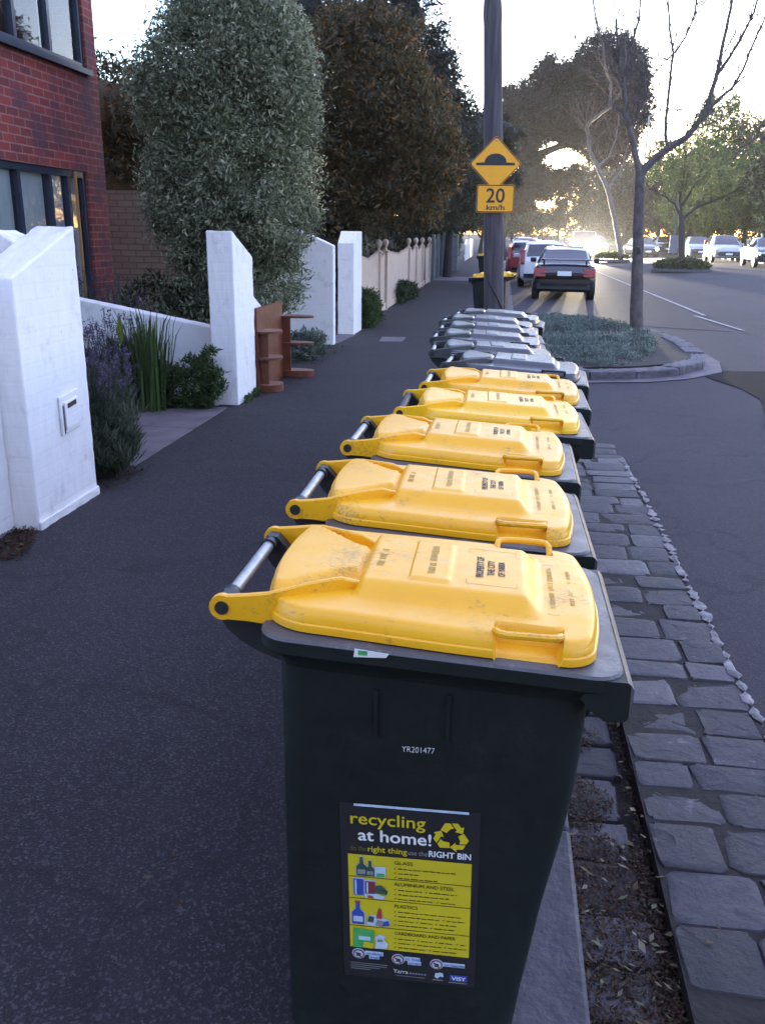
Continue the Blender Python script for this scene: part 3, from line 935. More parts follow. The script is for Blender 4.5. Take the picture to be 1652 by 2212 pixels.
t = thing('hump_sign', 'yellow diamond road hump warning sign on the timber pole', 'sign', (-0.185, 13.325, 2.622))
q = rounded(0.262, 0.262, 0.03)
dia = [((x - y) * math.sqrt(0.5), (x + y) * math.sqrt(0.5)) for x, y in q]
mb = MB(); mb.prism(dia, 0, 0.006, 'y', MAT['sign_yellow']); mb.build('plate', t)
mb = MB(); rim_of(mb, [(x * 0.985, y * 0.985) for x, y in dia], (0.955, 0.955), -0.0005, -0.0025, MAT['sign_black']); mb.build('border', t)
mb = MB()
prof = [(-0.272, -0.02), (0.272, -0.02), (0.272, 0.012), (0.165, 0.018)]
prof += [(0.155 * math.cos(math.pi * k / 14), 0.018 + 0.118 * math.sin(math.pi * k / 14)) for k in range(15)] + [(-0.165, 0.018), (-0.272, 0.012)]
mb.prism(prof, -0.0030, -0.0008, 'y', MAT['sign_black'])
mb.build('hump_symbol', t)
mb = MB()
mb.disc((0, -0.003, 0.30), 0.011, 'y', 0.006, MAT['metal_grey'], 10)
mb.build('bolt', t)
t = thing('speed_sign', 'yellow 20 km/h advisory plate under the diamond hump sign', 'sign', (-0.163, 13.315, 2.157))
q = rounded(0.268, 0.188, 0.03)
mb = MB(); mb.prism(q, 0, 0.006, 'y', MAT['sign_yellow']); mb.build('plate', t)
mb = MB(); rim_of(mb, [(x * 0.985, y * 0.98) for x, y in q], (0.955, 0.935), -0.0005, -0.0025, MAT['sign_black']); mb.build('border', t)
mb = MB()
put_text(mb, '20', 0.275, (0, -0.002, -0.052), (1, 0, 0), (0, 0, 1), MAT['sign_black'], 0.003, None, 'CENTER')
put_text(mb, 'km/h', 0.095, (-0.128, -0.002, -0.150), (1, 0, 0), (0, 0, 1), MAT['sign_black'], 0.002, 0.26)
mb.build('lettering', t)

# ------------------------------------------------------------------ wheelie bins (front towards +x, hinge towards -x)
def zr(x): return 1.0 - 0.055 * (x + 0.40)          # the rim falls towards the front

def rrect(x0, x1, hw, r, zf, n=5):
    out = []
    for cx, cy, a0 in ((x1 - r, -hw + r, -90), (x1 - r, hw - r, 0), (x0 + r, hw - r, 90), (x0 + r, -hw + r, 180)):
        for k in range(n + 1):
            a = math.radians(a0 + 90 * k / n)
            x, y = cx + r * math.cos(a), cy + r * math.sin(a)
            out.append((x, y, zf(x) if callable(zf) else zf))
    return out

def body_mesh(body, rim):
    mb = MB()
    R = []
    for z, fx in ((0.035, 0.098), (0.045, 0.101), (0.2, 0.116), (0.42, 0.143), (0.6, 0.172), (0.70, 0.184), (0.80, 0.190)):
        u = z / 0.93
        i = 0.02 if z < 0.04 else 0
        R.append(rrect(-0.376 + 0.006 * u + i, fx - i, 0.205 + 0.035 * u - i, 0.05, z))
    R.append(rrect(-0.370, 0.193, 0.240, 0.05, lambda x: zr(x) - 0.062))
    mb.rings(R, body)
    S = [rrect(-0.372, 0.195, 0.241, 0.05, lambda x: zr(x) - 0.066),
         rrect(-0.376, 0.203, 0.246, 0.055, lambda x: zr(x) - 0.050),
         rrect(-0.397, 0.243, 0.262, 0.055, lambda x: zr(x) - 0.034),
         rrect(-0.400, 0.245, 0.2655, 0.055, lambda x: zr(x) - 0.029),
         rrect(-0.400, 0.245, 0.2655, 0.055, lambda x: zr(x) - 0.005),
         rrect(-0.396, 0.241, 0.2615, 0.052, lambda x: zr(x)),
         rrect(-0.33, 0.16, 0.2, 0.03, lambda x: zr(x))]
    mb.rings(S[:5], body, cap0=False, cap1=False)
    mb.rings(S[4:], rim, cap0=False)
    # comb lip along the front for the lifting arm
    mb.prism([(0.2, 0.960), (0.2465, 0.960), (0.252, 0.954), (0.252, 0.890), (0.246, 0.884), (0.212, 0.884), (0.185, 0.905), (0.17, 0.925)], -0.262, 0.262, 'y', body)
    mb.prism([(0.247, 0.9605), (0.2535, 0.955), (0.2585, 0.948), (0.2585, 0.885), (0.253, 0.885), (0.253, 0.953)], -0.262, 0.262, 'y', rim)
    for y in (-0.15, 0.0, 0.15):
        mb.prism([(0.18, 0.80), (0.235, 0.884), (0.18, 0.92)], y - 0.004, y + 0.004, 'y', body)
    # shallow ribs on the sides, below the rim
    for x in (-0.185, -0.055):
        for s in (-1, 1):
            v = [(x - 0.004, s * 0.2385, 0.90), (x + 0.004, s * 0.2385, 0.90), (x + 0.003, s * 0.235, 0.80), (x - 0.003, s * 0.235, 0.80)]
            o = [(a, b + s * 0.006, c) for a, b, c in v]
            mb.add(v + o, [(4, 5, 6, 7), (0, 1, 5, 4), (1, 2, 6, 5), (2, 3, 7, 6), (3, 0, 4, 7)], body)
    # brackets that carry the hinge bar
    br = [(-0.497, 1.02), (-0.492, 0.995), (-0.475, 0.968), (-0.450, 0.945), (-0.415, 0.925), (-0.36, 0.905), (-0.36, 0.985), (-0.405, 0.990), (-0.43, 0.998), (-0.462, 1.035), (-0.485, 1.038)]
    for s in (-1, 1):
        a, b = sorted((s * 0.150, s * 0.181))
        mb.prism(br, a, b, 'y', MAT['bin_dark'])
    mb.prism([(-0.435, 0.955), (-0.415, 0.940), (-0.39, 0.945), (-0.39, 0.975), (-0.425, 0.975)], -0.149, 0.149, 'y', MAT['bin_dark'])
    return mb.mesh('bin_body', 35)

def sm(a, b, x):
    t = min(1, max(0, (x - a) / (b - a)))
    return t * t * (3 - 2 * t)

XR, XF, HW = -0.395, 0.192, 0.238
def lid_w(x):
    r = 0.085
    w = HW - 0.012 * sm(0.0, -0.35, x) if x < 0 else HW
    if x < XR + r: w -= r - math.sqrt(max(0, r * r - (XR + r - x) ** 2))
    rf = 0.055
    if x > XF - rf: w -= rf - math.sqrt(max(0, rf * rf - (x - XF + rf) ** 2))
    return w

def lid_top(x, y):
    w = lid_w(x)
    d = max(0, min(w - abs(y), x - XR, XF - x))
    z = zr(x) + 0.002 + 0.028 + 0.013 * math.sqrt(max(0, 1 - (1 - min(1, d / 0.016)) ** 2))
    z += 0.007 * (1 - (y / HW) ** 2)
    ay = abs(y)
    # raised middle panel with sloping sides
    side = 1 - sm(0.118, 0.168, ay)
    pan = sm(-0.247, -0.226, x) * (1 - sm(0.068, 0.105, x)) * side
    z += 0.026 * pan
    # raised rear pad between the hinge arms
    pad_w = 0.100 + 0.10 * sm(-0.25, -0.37, x) - 0.012
    z += 0.020 * (1 - sm(-0.252, -0.236, x)) * (1 - sm(pad_w - 0.03, pad_w, ay)) * sm(0, 0.02, d)
    # valley outside the arms
    # recesses at the hand grips
    g = sm(0.018, 0.024, x) * (1 - sm(0.130, 0.136, x)) * sm(0.186, 0.194, ay)
    z -= 0.036 * g * sm(0.0, 0.001, 1)
    # small raised plate for the moulded notice
    z += 0.004 * sm(-0.145, -0.141, x) * (1 - sm(-0.069, -0.065, x)) * (1 - sm(0.100, 0.106, ay))
    return z

def lid_mesh(mat):
    mb = MB()
    xs = [XR + 0.085 * (1 - math.cos(math.pi / 2 * i / 10)) for i in range(10)]
    x = XR + 0.085
    xs += [x + (XF - 0.055 - x) * i / 90 for i in range(90)]
    xs += [XF - 0.055 + 0.055 * math.sin(math.pi / 2 * i / 10) for i in range(11)]
    vs = [-1 + 2 * i / 66 for i in range(67)]
    vs = [math.copysign(abs(v) ** 0.85, v) for v in vs]
    def bow(x, v): return x + 0.018 * (1 - v * v) * sm(0.06, XF, x) - 0.022 * (1 - v * v) * sm(-0.27, XR, x)
    V = []
    for x in xs:
        w = lid_w(x)
        for v in vs:
            y = v * w
            V.append((bow(x, v), y, lid_top(x, y)))
    nx, ny = len(xs), len(vs)
    F = [(i*ny+j, (i+1)*ny+j, (i+1)*ny+j+1, i*ny+j+1) for i in range(nx-1) for j in range(ny-1)]
    mb.add(V, F, mat, True)
    # skirt: edge loop, bulge, step, hem
    loop = [(i, 0) for i in range(nx)] + [(nx-1, j) for j in range(1, ny)] + [(i, ny-1) for i in range(nx-2, -1, -1)] + [(0, j) for j in range(ny-2, 0, -1)]
    E = [Vector(V[i*ny+j]) for i, j in loop]
    n = len(E)
    N = []
    for k in range(n):
        d = E[(k+1) % n] - E[k-1]
        nn = Vector((d.y, -d.x, 0))
        N.append(nn.normalized() if nn.length > 1e-9 else Vector((1, 0, 0)))
    rings_ = []
    for off, dz in ((0, None), (0.0035, 0.024), (0.004, 0.0185), (0.0075, 0.0165), (0.0085, 0.012), (0.0085, 0.003), (0.006, 0.0015), (-0.012, 0.0015)):
        rings_.append([e + N[k] * off if dz is None else Vector((e.x + N[k].x * off, e.y + N[k].y * off, min(e.z - 0.001, zr(e.x) + dz))) for k, e in enumerate(E)])
    mb.rings(rings_, mat, cap0=False, cap1=False)
    # hinge arms: tall thin fins running out from the middle panel to the pivots
    for s in (-1, 1):
        P = [(-0.225, 0.108), (-0.27, 0.124), (-0.32, 0.152), (-0.365, 0.182), (-0.395, 0.193), (-0.43, 0.194), (-0.475, 0.194)]
        T = [1.049, 1.064, 1.062, 1.058, 1.053, 1.048, 1.043]
        B = [1.02, 1.02, 1.01, 1.00, 0.992, 0.996, 0.997]
        ring = []
        for (x, y), t, b in zip(P, T, B):
            h = 0.0065
            ring.append([(x, s * (y - h), b), (x, s * (y + h), b), (x, s * (y + h), t - 0.003), (x, s * (y + h - 0.003), t), (x, s * (y - h + 0.003), t), (x, s * (y - h), t - 0.003)])
        mb.rings(ring, mat)
        mb.disc((-0.478, s * 0.194, 1.0195), 0.0245, 'y', 0.0136, mat, 28)
    return mb.mesh('bin_lid', 38)

def grip_mesh(s, mat, wire=False):
    mb = MB()
    z0 = zr(0.08) + 0.052
    pts = []
    for k, (x, y, dz) in enumerate([(0.021, 0.196, -0.022), (0.020, 0.214, -0.008), (0.021, 0.228, -0.001), (0.027, 0.240, 0.0), (0.040, 0.245, 0.0),
                      (0.077, 0.246, 0.0), (0.114, 0.245, -0.001), (0.127, 0.240, -0.002), (0.133, 0.228, -0.005), (0.134, 0.214, -0.012), (0.133, 0.196, -0.026)]):
        pts.append((x, s * y, z0 + dz))
    mb.tube(pts, 0.0052 if wire else 0.0068, mat, 8)
    return mb.mesh('lid_grip', 40)

def mark_mesh(dark):
    """Printed and moulded writing on the middle panel; it reads from the near side of the lid to the far side."""
    mb = MB()
    def pz(x): return lid_top(x, 0.0) + 0.0006
    slope = -0.055
    ey = (-1 / math.sqrt(1 + slope**2), 0, -slope / math.sqrt(1 + slope**2))
    def line(s, x, y0, size, width, mat):
        for k, (dx, dy) in enumerate(((0, 0), (0, 0.0012), (0.0007, 0.0006))):
            put_text(mb, s, size, (x + dx, y0 + dy, pz(x) + 0.0004 + 0.00005 * k), (0, 1, 0), ey, mat, 0.0, width)
    line('PROPERTY OF', -0.006, -0.062, 0.021, 0.108, dark)
    line('THE CITY', 0.015, -0.048, 0.020, 0.078, dark)
    line('OF YARRA', 0.035, -0.048, 0.019, 0.076, dark)
    out = [('printed_notice', mb.mesh('printed_notice'))]
    mb = MB()
    E_ = MAT['emboss']
    r = random.Random(2)
    def bars(x, y0, y1, size, mat):           # worn moulding, no longer readable
        y = y0
        while y < y1:
            L = r.uniform(0.004, 0.010)
            z = pz(x)
            a, b = x - size * r.uniform(0.35, 0.5), x + size * r.uniform(0.35, 0.5)
            if r.random() < 0.85:
                mb.add([(a, y, lid_top(a, 0) + 0.0007), (b, y, lid_top(b, 0) + 0.0007), (b, y + L * 0.55, lid_top(b, 0) + 0.0007), (a, y + L * 0.55, lid_top(a, 0) + 0.0007)], [(0, 1, 2, 3)], mat)
            y += L
    bars(-0.205, -0.055, 0.06, 0.016, E_)
    bars(-0.105, -0.075, 0.075, 0.016, E_)
    bars(0.126, -0.105, 0.09, 0.012, E_)
    bars(0.163, -0.085, 0.085, 0.010, E_)
    out.append(('moulded_lettering', mb.mesh('moulded_lettering')))
    def frame(x0, x1, y0, y1, w, mat):
        mb = MB()
        for a, b, c, d in ((x0, x0 + w, y0, y1), (x1 - w, x1, y0, y1), (x0 + w, x1 - w, y0, y0 + w), (x0 + w, x1 - w, y1 - w, y1)):
            mb.add([(a, c, lid_top(a, c) + 0.0005), (b, c, lid_top(b, c) + 0.0005), (b, d, lid_top(b, d) + 0.0005), (a, d, lid_top(a, d) + 0.0005)], [(0, 1, 2, 3)], mat)
        out.append(('moulded_frame', mb.mesh('moulded_frame')))
    frame(-0.038, 0.058, -0.095, 0.095, 0.0012, E_)
    frame(0.116, 0.136, -0.135, 0.115, 0.0014, E_)
    return out

def wheel_meshes():
    a = MB()
    prof = [(0.02, -0.02), (0.075, -0.02), (0.075, -0.024), (0.096, -0.022), (0.1, -0.012), (0.1, 0.012), (0.096, 0.022), (0.075, 0.024), (0.075, 0.02), (0.02, 0.02)]
    a.rings([[(r * math.cos(2*math.pi*k/24), h, r * math.sin(2*math.pi*k/24)) for k in range(24)] for r, h in prof], MAT['black'])
    return a.mesh('bin_wheel', 35)

LID_Y = lid_mesh(MAT['yellow']); LID_N = LID_Y.copy(); LID_N.materials[0] = MAT['yellow_new']
LID_G = LID_Y.copy(); LID_G.materials[0] = MAT['grey_lid']
BODY = body_mesh(MAT['bin_green'], MAT['rim_green'])
GRIP = {k: [grip_mesh(s, m, k == 'g') for s in (-1, 1)] for k, m in (('y', MAT['yellow']), ('n', MAT['yellow_new']), ('g', MAT['black']))}
MARK = mark_mesh(MAT['black_ink'])
WHEEL = wheel_meshes()
mb = MB(); mb.tube([(-0.478, -0.172, 1.0195), (-0.478, 0.172, 1.0195)], 0.0125, MAT['steel'], 16); BAR = mb.mesh('handle_bar', 40)
mb = MB(); mb.tube([(-0.478, -0.172, 1.0195), (-0.478, 0.172, 1.0195)], 0.0165, MAT['black'], 16); BAR_D = mb.mesh('sleeved_bar', 40)
mb = MB()
mb.tube([(-0.478, 0.13, 1.0195), (-0.478, 0.149, 1.0195)], 0.0175, MAT['bin_dark'], 16)
SLEEVE = mb.mesh('bar_sleeve', 40)
mb = MB(); mb.tube([(-0.245, -0.2, 0.1), (-0.245, 0.2, 0.1)], 0.011, MAT['steel'], 10)
AXLE = mb.mesh('axle', 40)
CAP = []
for s in (-1, 1):
    mb = MB(); mb.disc((-0.478, s * 0.2022, 1.0195), 0.0130, 'y', 0.0035, MAT['black'], 20)
    CAP.append(mb.mesh('pivot_cap', 40))

def part(name, me, parent, loc=None):
    o = bpy.data.objects.new(name, me)
    COL.objects.link(o)
    o.parent = parent
    if loc: o.location = loc
    return o

def wheelie_bin(kind, label, x, y, z, rz, group, dark_bar=False):
    t = thing('wheelie_bin', label, 'wheelie bin', (x, y, z), rz, group)
    part('body', BODY, t)
    lid = part('lid', {'y': LID_Y, 'n': LID_N, 'g': LID_G}[kind], t)
    for i in (0, 1):
        part('grip', GRIP[kind][i], lid)
        part('pivot_cap', CAP[i], lid)
    if kind != 'g':
        for nm, me in MARK: part(nm, me, lid)
    part('handle_bar', BAR_D if dark_bar else BAR, t)
    part('axle', AXLE, t)
    part('bar_sleeve', SLEEVE, t); part('bar_sleeve', SLEEVE, t, (0, -0.279, 0))
    for s in (-1, 1): part('wheel', WHEEL, t, (-0.245, s * 0.165, 0.1))
    return t

GY = 'yellow lidded bins in the kerbside row'
bin1 = wheelie_bin('y', 'nearest yellow lidded bin, the one with a recycling poster on its side', 0.0, 1.615, 0.0, 0.0, GY)
wheelie_bin('y', 'second yellow lidded bin, directly behind the one with the poster', -0.004, 2.22, 0.0, math.radians(0.6), GY)
wheelie_bin('y', 'middle of the five yellow lidded bins in the row', 0.018, 2.87, 0.0, math.radians(-0.8), GY)
wheelie_bin('n', 'cleaner bright yellow lidded bin with a black hinge bar, fourth in the row', 0.112, 3.475, 0.0, math.radians(0.8), GY, True)
wheelie_bin('y', 'farthest yellow lidded bin, touching the first grey lidded one', 0.158, 4.07, 0.0, math.radians(-0.5), GY)
GG = 'grey lidded bins in the kerbside row'
for i, (x, y, r, lab) in enumerate([
        (0.215, 4.70, -3, 'nearest grey lidded bin, right behind the yellow lids, pushed towards the road'),
        (0.095, 5.24, 2, 'second grey lidded bin, set back from the first'),
        (0.055, 5.86, 0, 'third grey lidded bin back from the yellow lids'),
        (0.060, 6.42, 1, 'fourth grey lidded bin back from the yellow lids'),
        (0.040, 6.98, -2, 'last but one grey lidded bin in the row'),
        (0.110, 7.58, -4, 'last grey lidded bin in the row, nearest the timber pole')]):
    wheelie_bin('g', lab, x, y, 0.0, math.radians(r), GG)
G3 = 'yellow lidded bins farther along the footpath'
fb = wheelie_bin('n', 'yellow lidded bin with a yellow sticker beside the timber pole foot', -0.28, 15.5, 0.0, math.radians(172), G3)
mb = MB(); mb.box(0.13, 0.17, -0.251, -0.246, 0.45, 0.75, MAT['st_yellow']); mb.box(0.06, 0.128, -0.249, -0.2455, 0.45, 0.75, MAT['st_olive'])
st = mb.build('sticker', fb)
st.rotation_euler = (0, 0, math.pi)
wheelie_bin('n', 'far yellow lidded bin standing up the footpath past the pole', -0.62, 30.5, 0.0, math.radians(175), G3)

# ---- the poster on the side of the nearest bin
PW, PH = 0.268, 0.432
def poster():
    tilt = math.atan(0.035 / 0.93)
    root = bpy.data.objects.new('poster', None)
    K, Y_, W_ = MAT['st_black'], MAT['st_yellow'], MAT['st_white']
    E = 0.0009
    mb = MB()
    def rect(m, x0, x1, y0, y1, mat, lay):
        d = -E * lay
        m.add([(x0, d, y0), (x1, d, y0), (x1, d, y1), (x0, d, y1)], [(0, 1, 2, 3)], mat)
    def poly(m, pts, mat, lay):
        d = -E * lay
        m.add([(x, d, y) for x, y in pts], [tuple(range(len(pts)))], mat)
    def txt(m, s, x, y, size, mat, lay, width=None, bold=0.0):
        for k, (dx, dy) in enumerate([(0, 0)] if not bold else [(0, 0), (bold * 1.6, 0), (bold * .8, bold * .8), (bold * .8, -bold * .5)]):
            put_text(m, s, size, (x + dx, -E * lay - 0.00004 * k, y + dy), (1, 0, 0), (0, 0, 1), mat, 0.0, width)
    base = mb
    base.box(0, PW, -0.0006, 0.0, 0, PH, K)
    body = base.build('poster', bin1)
    tag(body, 'black and yellow recycling poster')
    body.location = (-0.247, -(0.205 + 0.035 * 0.215 / 0.93) - 0.0012, 0.215)
    body.rotation_euler = (tilt, math.radians(-1.0), 0)
    m = MB()
    rect(m, 0.028, PW - 0.022, PH - 0.006, PH - 0.0005, MAT['st_pale'], 1)
    txt(m, 'recycling', 0.018, 0.3855, 0.0385, Y_, 2, 0.143, 0.0007)
    txt(m, 'at home!', 0.034, 0.3475, 0.0385, W_, 2, 0.140, 0.0009)
    txt(m, 'do the', 0.018, 0.322, 0.0170, MAT['st_olive'], 2, 0.032)
    txt(m, 'right thing', 0.052, 0.322, 0.0190, Y_, 2, 0.076, 0.0004)
    txt(m, 'use the', 0.131, 0.322, 0.0160, MAT['st_grey'], 2, 0.037)
    txt(m, 'RIGHT BIN', 0.170, 0.322, 0.0200, W_, 2, 0.080, 0.0006)
    m.build('heading', body)
    # three chasing arrows bent round a triangle
    m = MB()
    cx, cy, R = 0.214, 0.372, 0.037
    R *= 0.97
    def L(a, r): return (cx + r * math.cos(math.radians(a)), cy + r * math.sin(math.radians(a)))
    for k in range(3):
        rot = 120 * k + 3
        def T(p):
            a = math.radians(rot)
            return (cx + p[0] * math.cos(a) - p[1] * math.sin(a), cy + p[0] * math.sin(a) + p[1] * math.cos(a))
        s = R / 37
        piece1 = [(-18, 20), (-8, 35), (3, 35), (10, 22), (0, 17), (-4, 10)]
        piece2 = [(5, 35), (13, 35), (23, 19), (29, 22), (22, 3), (3, 6), (9, 10), (4, 20)]
        piece1 = [(-20.5, 16.5), (-11, 33), (-1, 33), (6, 21), (-1, 19), (-9, 10)]
        piece2 = [(2, 33), (14, 33), (20.5, 22.5), (26, 25), (22.5, 9), (7, 13), (11.5, 16), (8.5, 21.5)]
        poly(m, [T((x * s, y * s)) for x, y in piece1], Y_, 2)
        poly(m, [T((x * s, y * s)) for x, y in piece2], Y_, 2)
    m.build('recycling_symbol', body)
    m = MB()
    rect(m, 0.014, PW - 0.014, 0.078, 0.312, Y_, 1)
    S = MAT['st_text']
    for y in (0.258, 0.204, 0.134): rect(m, 0.014, PW - 0.014, y, y + 0.0016, S, 2)
    m.build('yellow_panel', body)
    m = MB()
    r = random.Random(8)
    def block(head, y, lines, w):
        txt(m, head, 0.104, y, 0.0118, S, 2, w, 0.0002)
        for i, segs in enumerate(lines):
            yy = y - 0.0125 - i * 0.0112
            x = 0.104
            for sg in segs:
                # tick and worn line of small print
                m.add([(x, -E*2, yy + 0.003), (x + 0.0015, -E*2, yy), (x + 0.006, -E*2, yy + 0.0075), (x + 0.0018, -E*2, yy + 0.003)], [(0, 1, 2, 3)], S)
                xx = x + 0.008
                end = x + sg
                while xx < end:
                    L_ = min(r.uniform(0.006, 0.016), end - xx)
                    rect(m, xx, xx + L_, yy + 0.0008, yy + r.uniform(0.0026, 0.0036), S, 2)
                    xx += L_ + 0.0022
                x = end + 0.006
    block('GLASS', 0.296, [[0.120], [0.048], [0.086]], 0.036)
    block('ALUMINIUM AND STEEL', 0.244, [[0.055, 0.062], [0.108], [0.078, 0.036]], 0.118)
    block('PLASTICS', 0.189, [[0.132], [0.090, 0.044], [0.038, 0.032, 0.042], [0.066, 0.048], [0.066, 0.040], [0.098]][:4], 0.046)
    block('CARDBOARD AND PAPER', 0.120, [[0.040, 0.030, 0.036, 0.020], [0.032, 0.056, 0.044], [0.064, 0.056]], 0.122)
    m.build('small_print', body)
    # little pictures of bottles, cans, tubs, cartons
    m = MB()
    def bottle(x, y, w, h, mat, cap=None):
        pts = [(x, y), (x + w, y), (x + w, y + h*0.5), (x + w*0.68, y + h*0.66), (x + w*0.64, y + h), (x + w*0.36, y + h), (x + w*0.32, y + h*0.66), (x, y + h*0.5)]
        poly(m, [(px + (px - x - w/2) * 0.14, py + (py - y - h/2) * 0.05) for px, py in pts], MAT['st_pale'], 2)
        poly(m, pts, mat, 3)
        if cap: rect(m, x + w*0.3, x + w*0.7, y + h*0.93, y + h*1.03, cap, 4)
        rect(m, x + w*0.12, x + w*0.88, y + h*0.12, y + h*0.36, MAT['st_grey'] if mat is MAT['st_dkgreen'] else MAT['st_pale'], 4)
    bottle(0.030, 0.262, 0.021, 0.046, MAT['st_dkgreen']); bottle(0.049, 0.2625, 0.017, 0.038, MAT['st_dkgreen'])
    rect(m, 0.067, 0.088, 0.262, 0.288, MAT['st_pale'], 3); rect(m, 0.070, 0.086, 0.264, 0.272, MAT['st_green'], 4)
    def can(x, y, w, h, mat):
        rect(m, x - 0.0012, x + w + 0.0012, y - 0.001, y + h + 0.002, MAT['st_pale'], 2)
        rect(m, x, x + w, y, y + h, mat, 3); rect(m, x + w*0.15, x + w*0.3, y + 0.002, y + h - 0.002, MAT['st_pale'], 4)
    can(0.024, 0.214, 0.020, 0.040, MAT['st_blue']); can(0.047, 0.220, 0.020, 0.030, MAT['st_maroon'])
    poly(m, [(0.066, 0.222), (0.090, 0.220), (0.092, 0.228), (0.080, 0.242), (0.068, 0.240)], MAT['st_dkgreen'], 3)
    poly(m, [(0.046, 0.210), (0.082, 0.209), (0.088, 0.216), (0.070, 0.221), (0.046, 0.219)], MAT['st_pale'], 4)
    poly(m, [(0.052, 0.211), (0.064, 0.210), (0.062, 0.216), (0.053, 0.217)], MAT['st_red'], 5)
    bottle(0.019, 0.140, 0.025, 0.058, MAT['st_blue'], MAT['st_red'])
    poly(m, [(0.048, 0.139), (0.070, 0.137), (0.094, 0.142), (0.096, 0.154), (0.080, 0.162), (0.064, 0.166), (0.052, 0.164)], MAT['st_pale'], 2)
    poly(m, [(0.050, 0.148), (0.062, 0.147), (0.064, 0.161), (0.054, 0.163)], MAT['st_dkgreen'], 3)
    poly(m, [(0.068, 0.158), (0.080, 0.158), (0.079, 0.180), (0.075, 0.186), (0.072, 0.180)], MAT['st_red'], 3)
    poly(m, [(0.066, 0.140), (0.082, 0.138), (0.084, 0.152), (0.070, 0.155)], MAT['st_grey'], 3)
    poly(m, [(0.080, 0.140), (0.095, 0.143), (0.093, 0.155), (0.084, 0.152)], MAT['st_blue'], 4)
    poly(m, [(0.020, 0.079), (0.060, 0.079), (0.064, 0.126), (0.022, 0.130)], MAT['st_green'], 3)
    poly(m, [(0.040, 0.082), (0.060, 0.080), (0.062, 0.094), (0.042, 0.096)], Y_, 4)
    rect(m, 0.032, 0.056, 0.100, 0.110, MAT['st_pale'], 4)
    poly(m, [(0.064, 0.080), (0.088, 0.082), (0.092, 0.094), (0.084, 0.104), (0.086, 0.114), (0.074, 0.118), (0.065, 0.110), (0.067, 0.096)], MAT['st_pale'], 3)
    poly(m, [(0.070, 0.098), (0.082, 0.100), (0.080, 0.106), (0.070, 0.105)], MAT['st_grey'], 4)
    m.build('pictures', body)
    # the three "no" badges and the logos along the foot
    m = MB()
    def badge(x, y, lines):
        for rad, mat, lay in ((0.0135, MAT['st_pale'], 2), (0.0118, MAT['st_maroon'], 3), (0.0092, MAT['st_pale'], 4)):
            poly(m, [(x + rad * math.cos(2*math.pi*k/20), y + rad * math.sin(2*math.pi*k/20)) for k in range(20)], mat, lay)
        poly(m, [(x - 0.005, y - 0.004), (x + 0.004, y - 0.005), (x + 0.005, y + 0.003), (x - 0.003, y + 0.005)], K, 5)
        poly(m, [(x - 0.0075, y + 0.0055), (x - 0.0055, y + 0.0075), (x + 0.0075, y - 0.0055), (x + 0.0055, y - 0.0075)], MAT['st_maroon'], 6)
        for s, dx, dy, w in lines:
            rect(m, x + 0.013 + dx, x + 0.0165 + dx + w, y + dy - 0.0018, y + dy + 0.0088, MAT['st_pale'], 2)
            txt(m, s, x + 0.015 + dx, y + dy + 0.0005, 0.0095, MAT['st_blue'], 3, w, 0.0001)
    badge(0.031, 0.062, [('no plastic', 0, 0.000, 0.034), ('bags', 0.008, -0.0098, 0.018)])
    badge(0.112, 0.057, [('no food', 0, 0.000, 0.028), ('scraps', 0.006, -0.0098, 0.024)])
    badge(0.190, 0.054, [('no nappies', 0, -0.002, 0.040)])
    m.build('badge_row', body)
    m = MB()
    for i in range(4):
        rect(m, 0.014, 0.014 + (0.076, 0.074, 0.06, 0.04)[i], 0.036 - i * 0.0052, 0.0375 - i * 0.0052, MAT['st_grey'], 2)
    txt(m, 'Yarra', 0.102, 0.020, 0.0145, W_, 2, 0.030)
    for i in range(6): rect(m, 0.135 + i * 0.006, 0.1385 + i * 0.006, 0.0205, 0.0245, MAT['st_grey'], 2)
    rect(m, 0.106, 0.166, 0.013, 0.0142, MAT['st_grey'], 2)
    poly(m, [(0.186, 0.020), (0.192, 0.016), (0.197, 0.022), (0.204, 0.021), (0.203, 0.031), (0.196, 0.033), (0.192, 0.030), (0.188, 0.031)], MAT['st_pale'], 2)
    rect(m, 0.182, 0.203, 0.011, 0.0135, MAT['st_grey'], 2)
    rect(m, 0.217, 0.252, 0.014, 0.030, MAT['st_blue'], 2)
    txt(m, 'VISY', 0.2205, 0.0172, 0.0135, W_, 3, 0.028, 0.0004)
    rect(m, 0.215, 0.252, 0.0085, 0.0105, MAT['st_grey'], 2)
    m.build('logo_row', body)
    bpy.data.objects.remove(root)
poster()
mb = MB()
put_text(mb, 'YR201477', 0.0180, (0, 0, 0), (1, 0, 0), (0, 0, 1), MAT['st_white'], -0.0002, 0.060)
o = mb.build('serial_number', bin1)
o.location = (-0.137, -0.2365, 0.772)
o.rotation_euler = (math.atan(0.035 / 0.93), math.radians(-1.0), 0)
mb = MB()
mb.prism([(-0.222, 0.974), (-0.165, 0.9765), (-0.160, 0.984), (-0.220, 0.990)], -0.2675, -0.2665, 'y', MAT['paper'])
mb.prism([(-0.214, 0.979), (-0.198, 0.979), (-0.198, 0.987), (-0.214, 0.988)], -0.2685, -0.2680, 'y', MAT['st_green'])
tag(mb.build('paper_scrap'), 'white and green paper corner poking out under the nearest yellow lid', 'paper')
bpy.data.objects['paper_scrap'].location = (0, 1.615, 0)

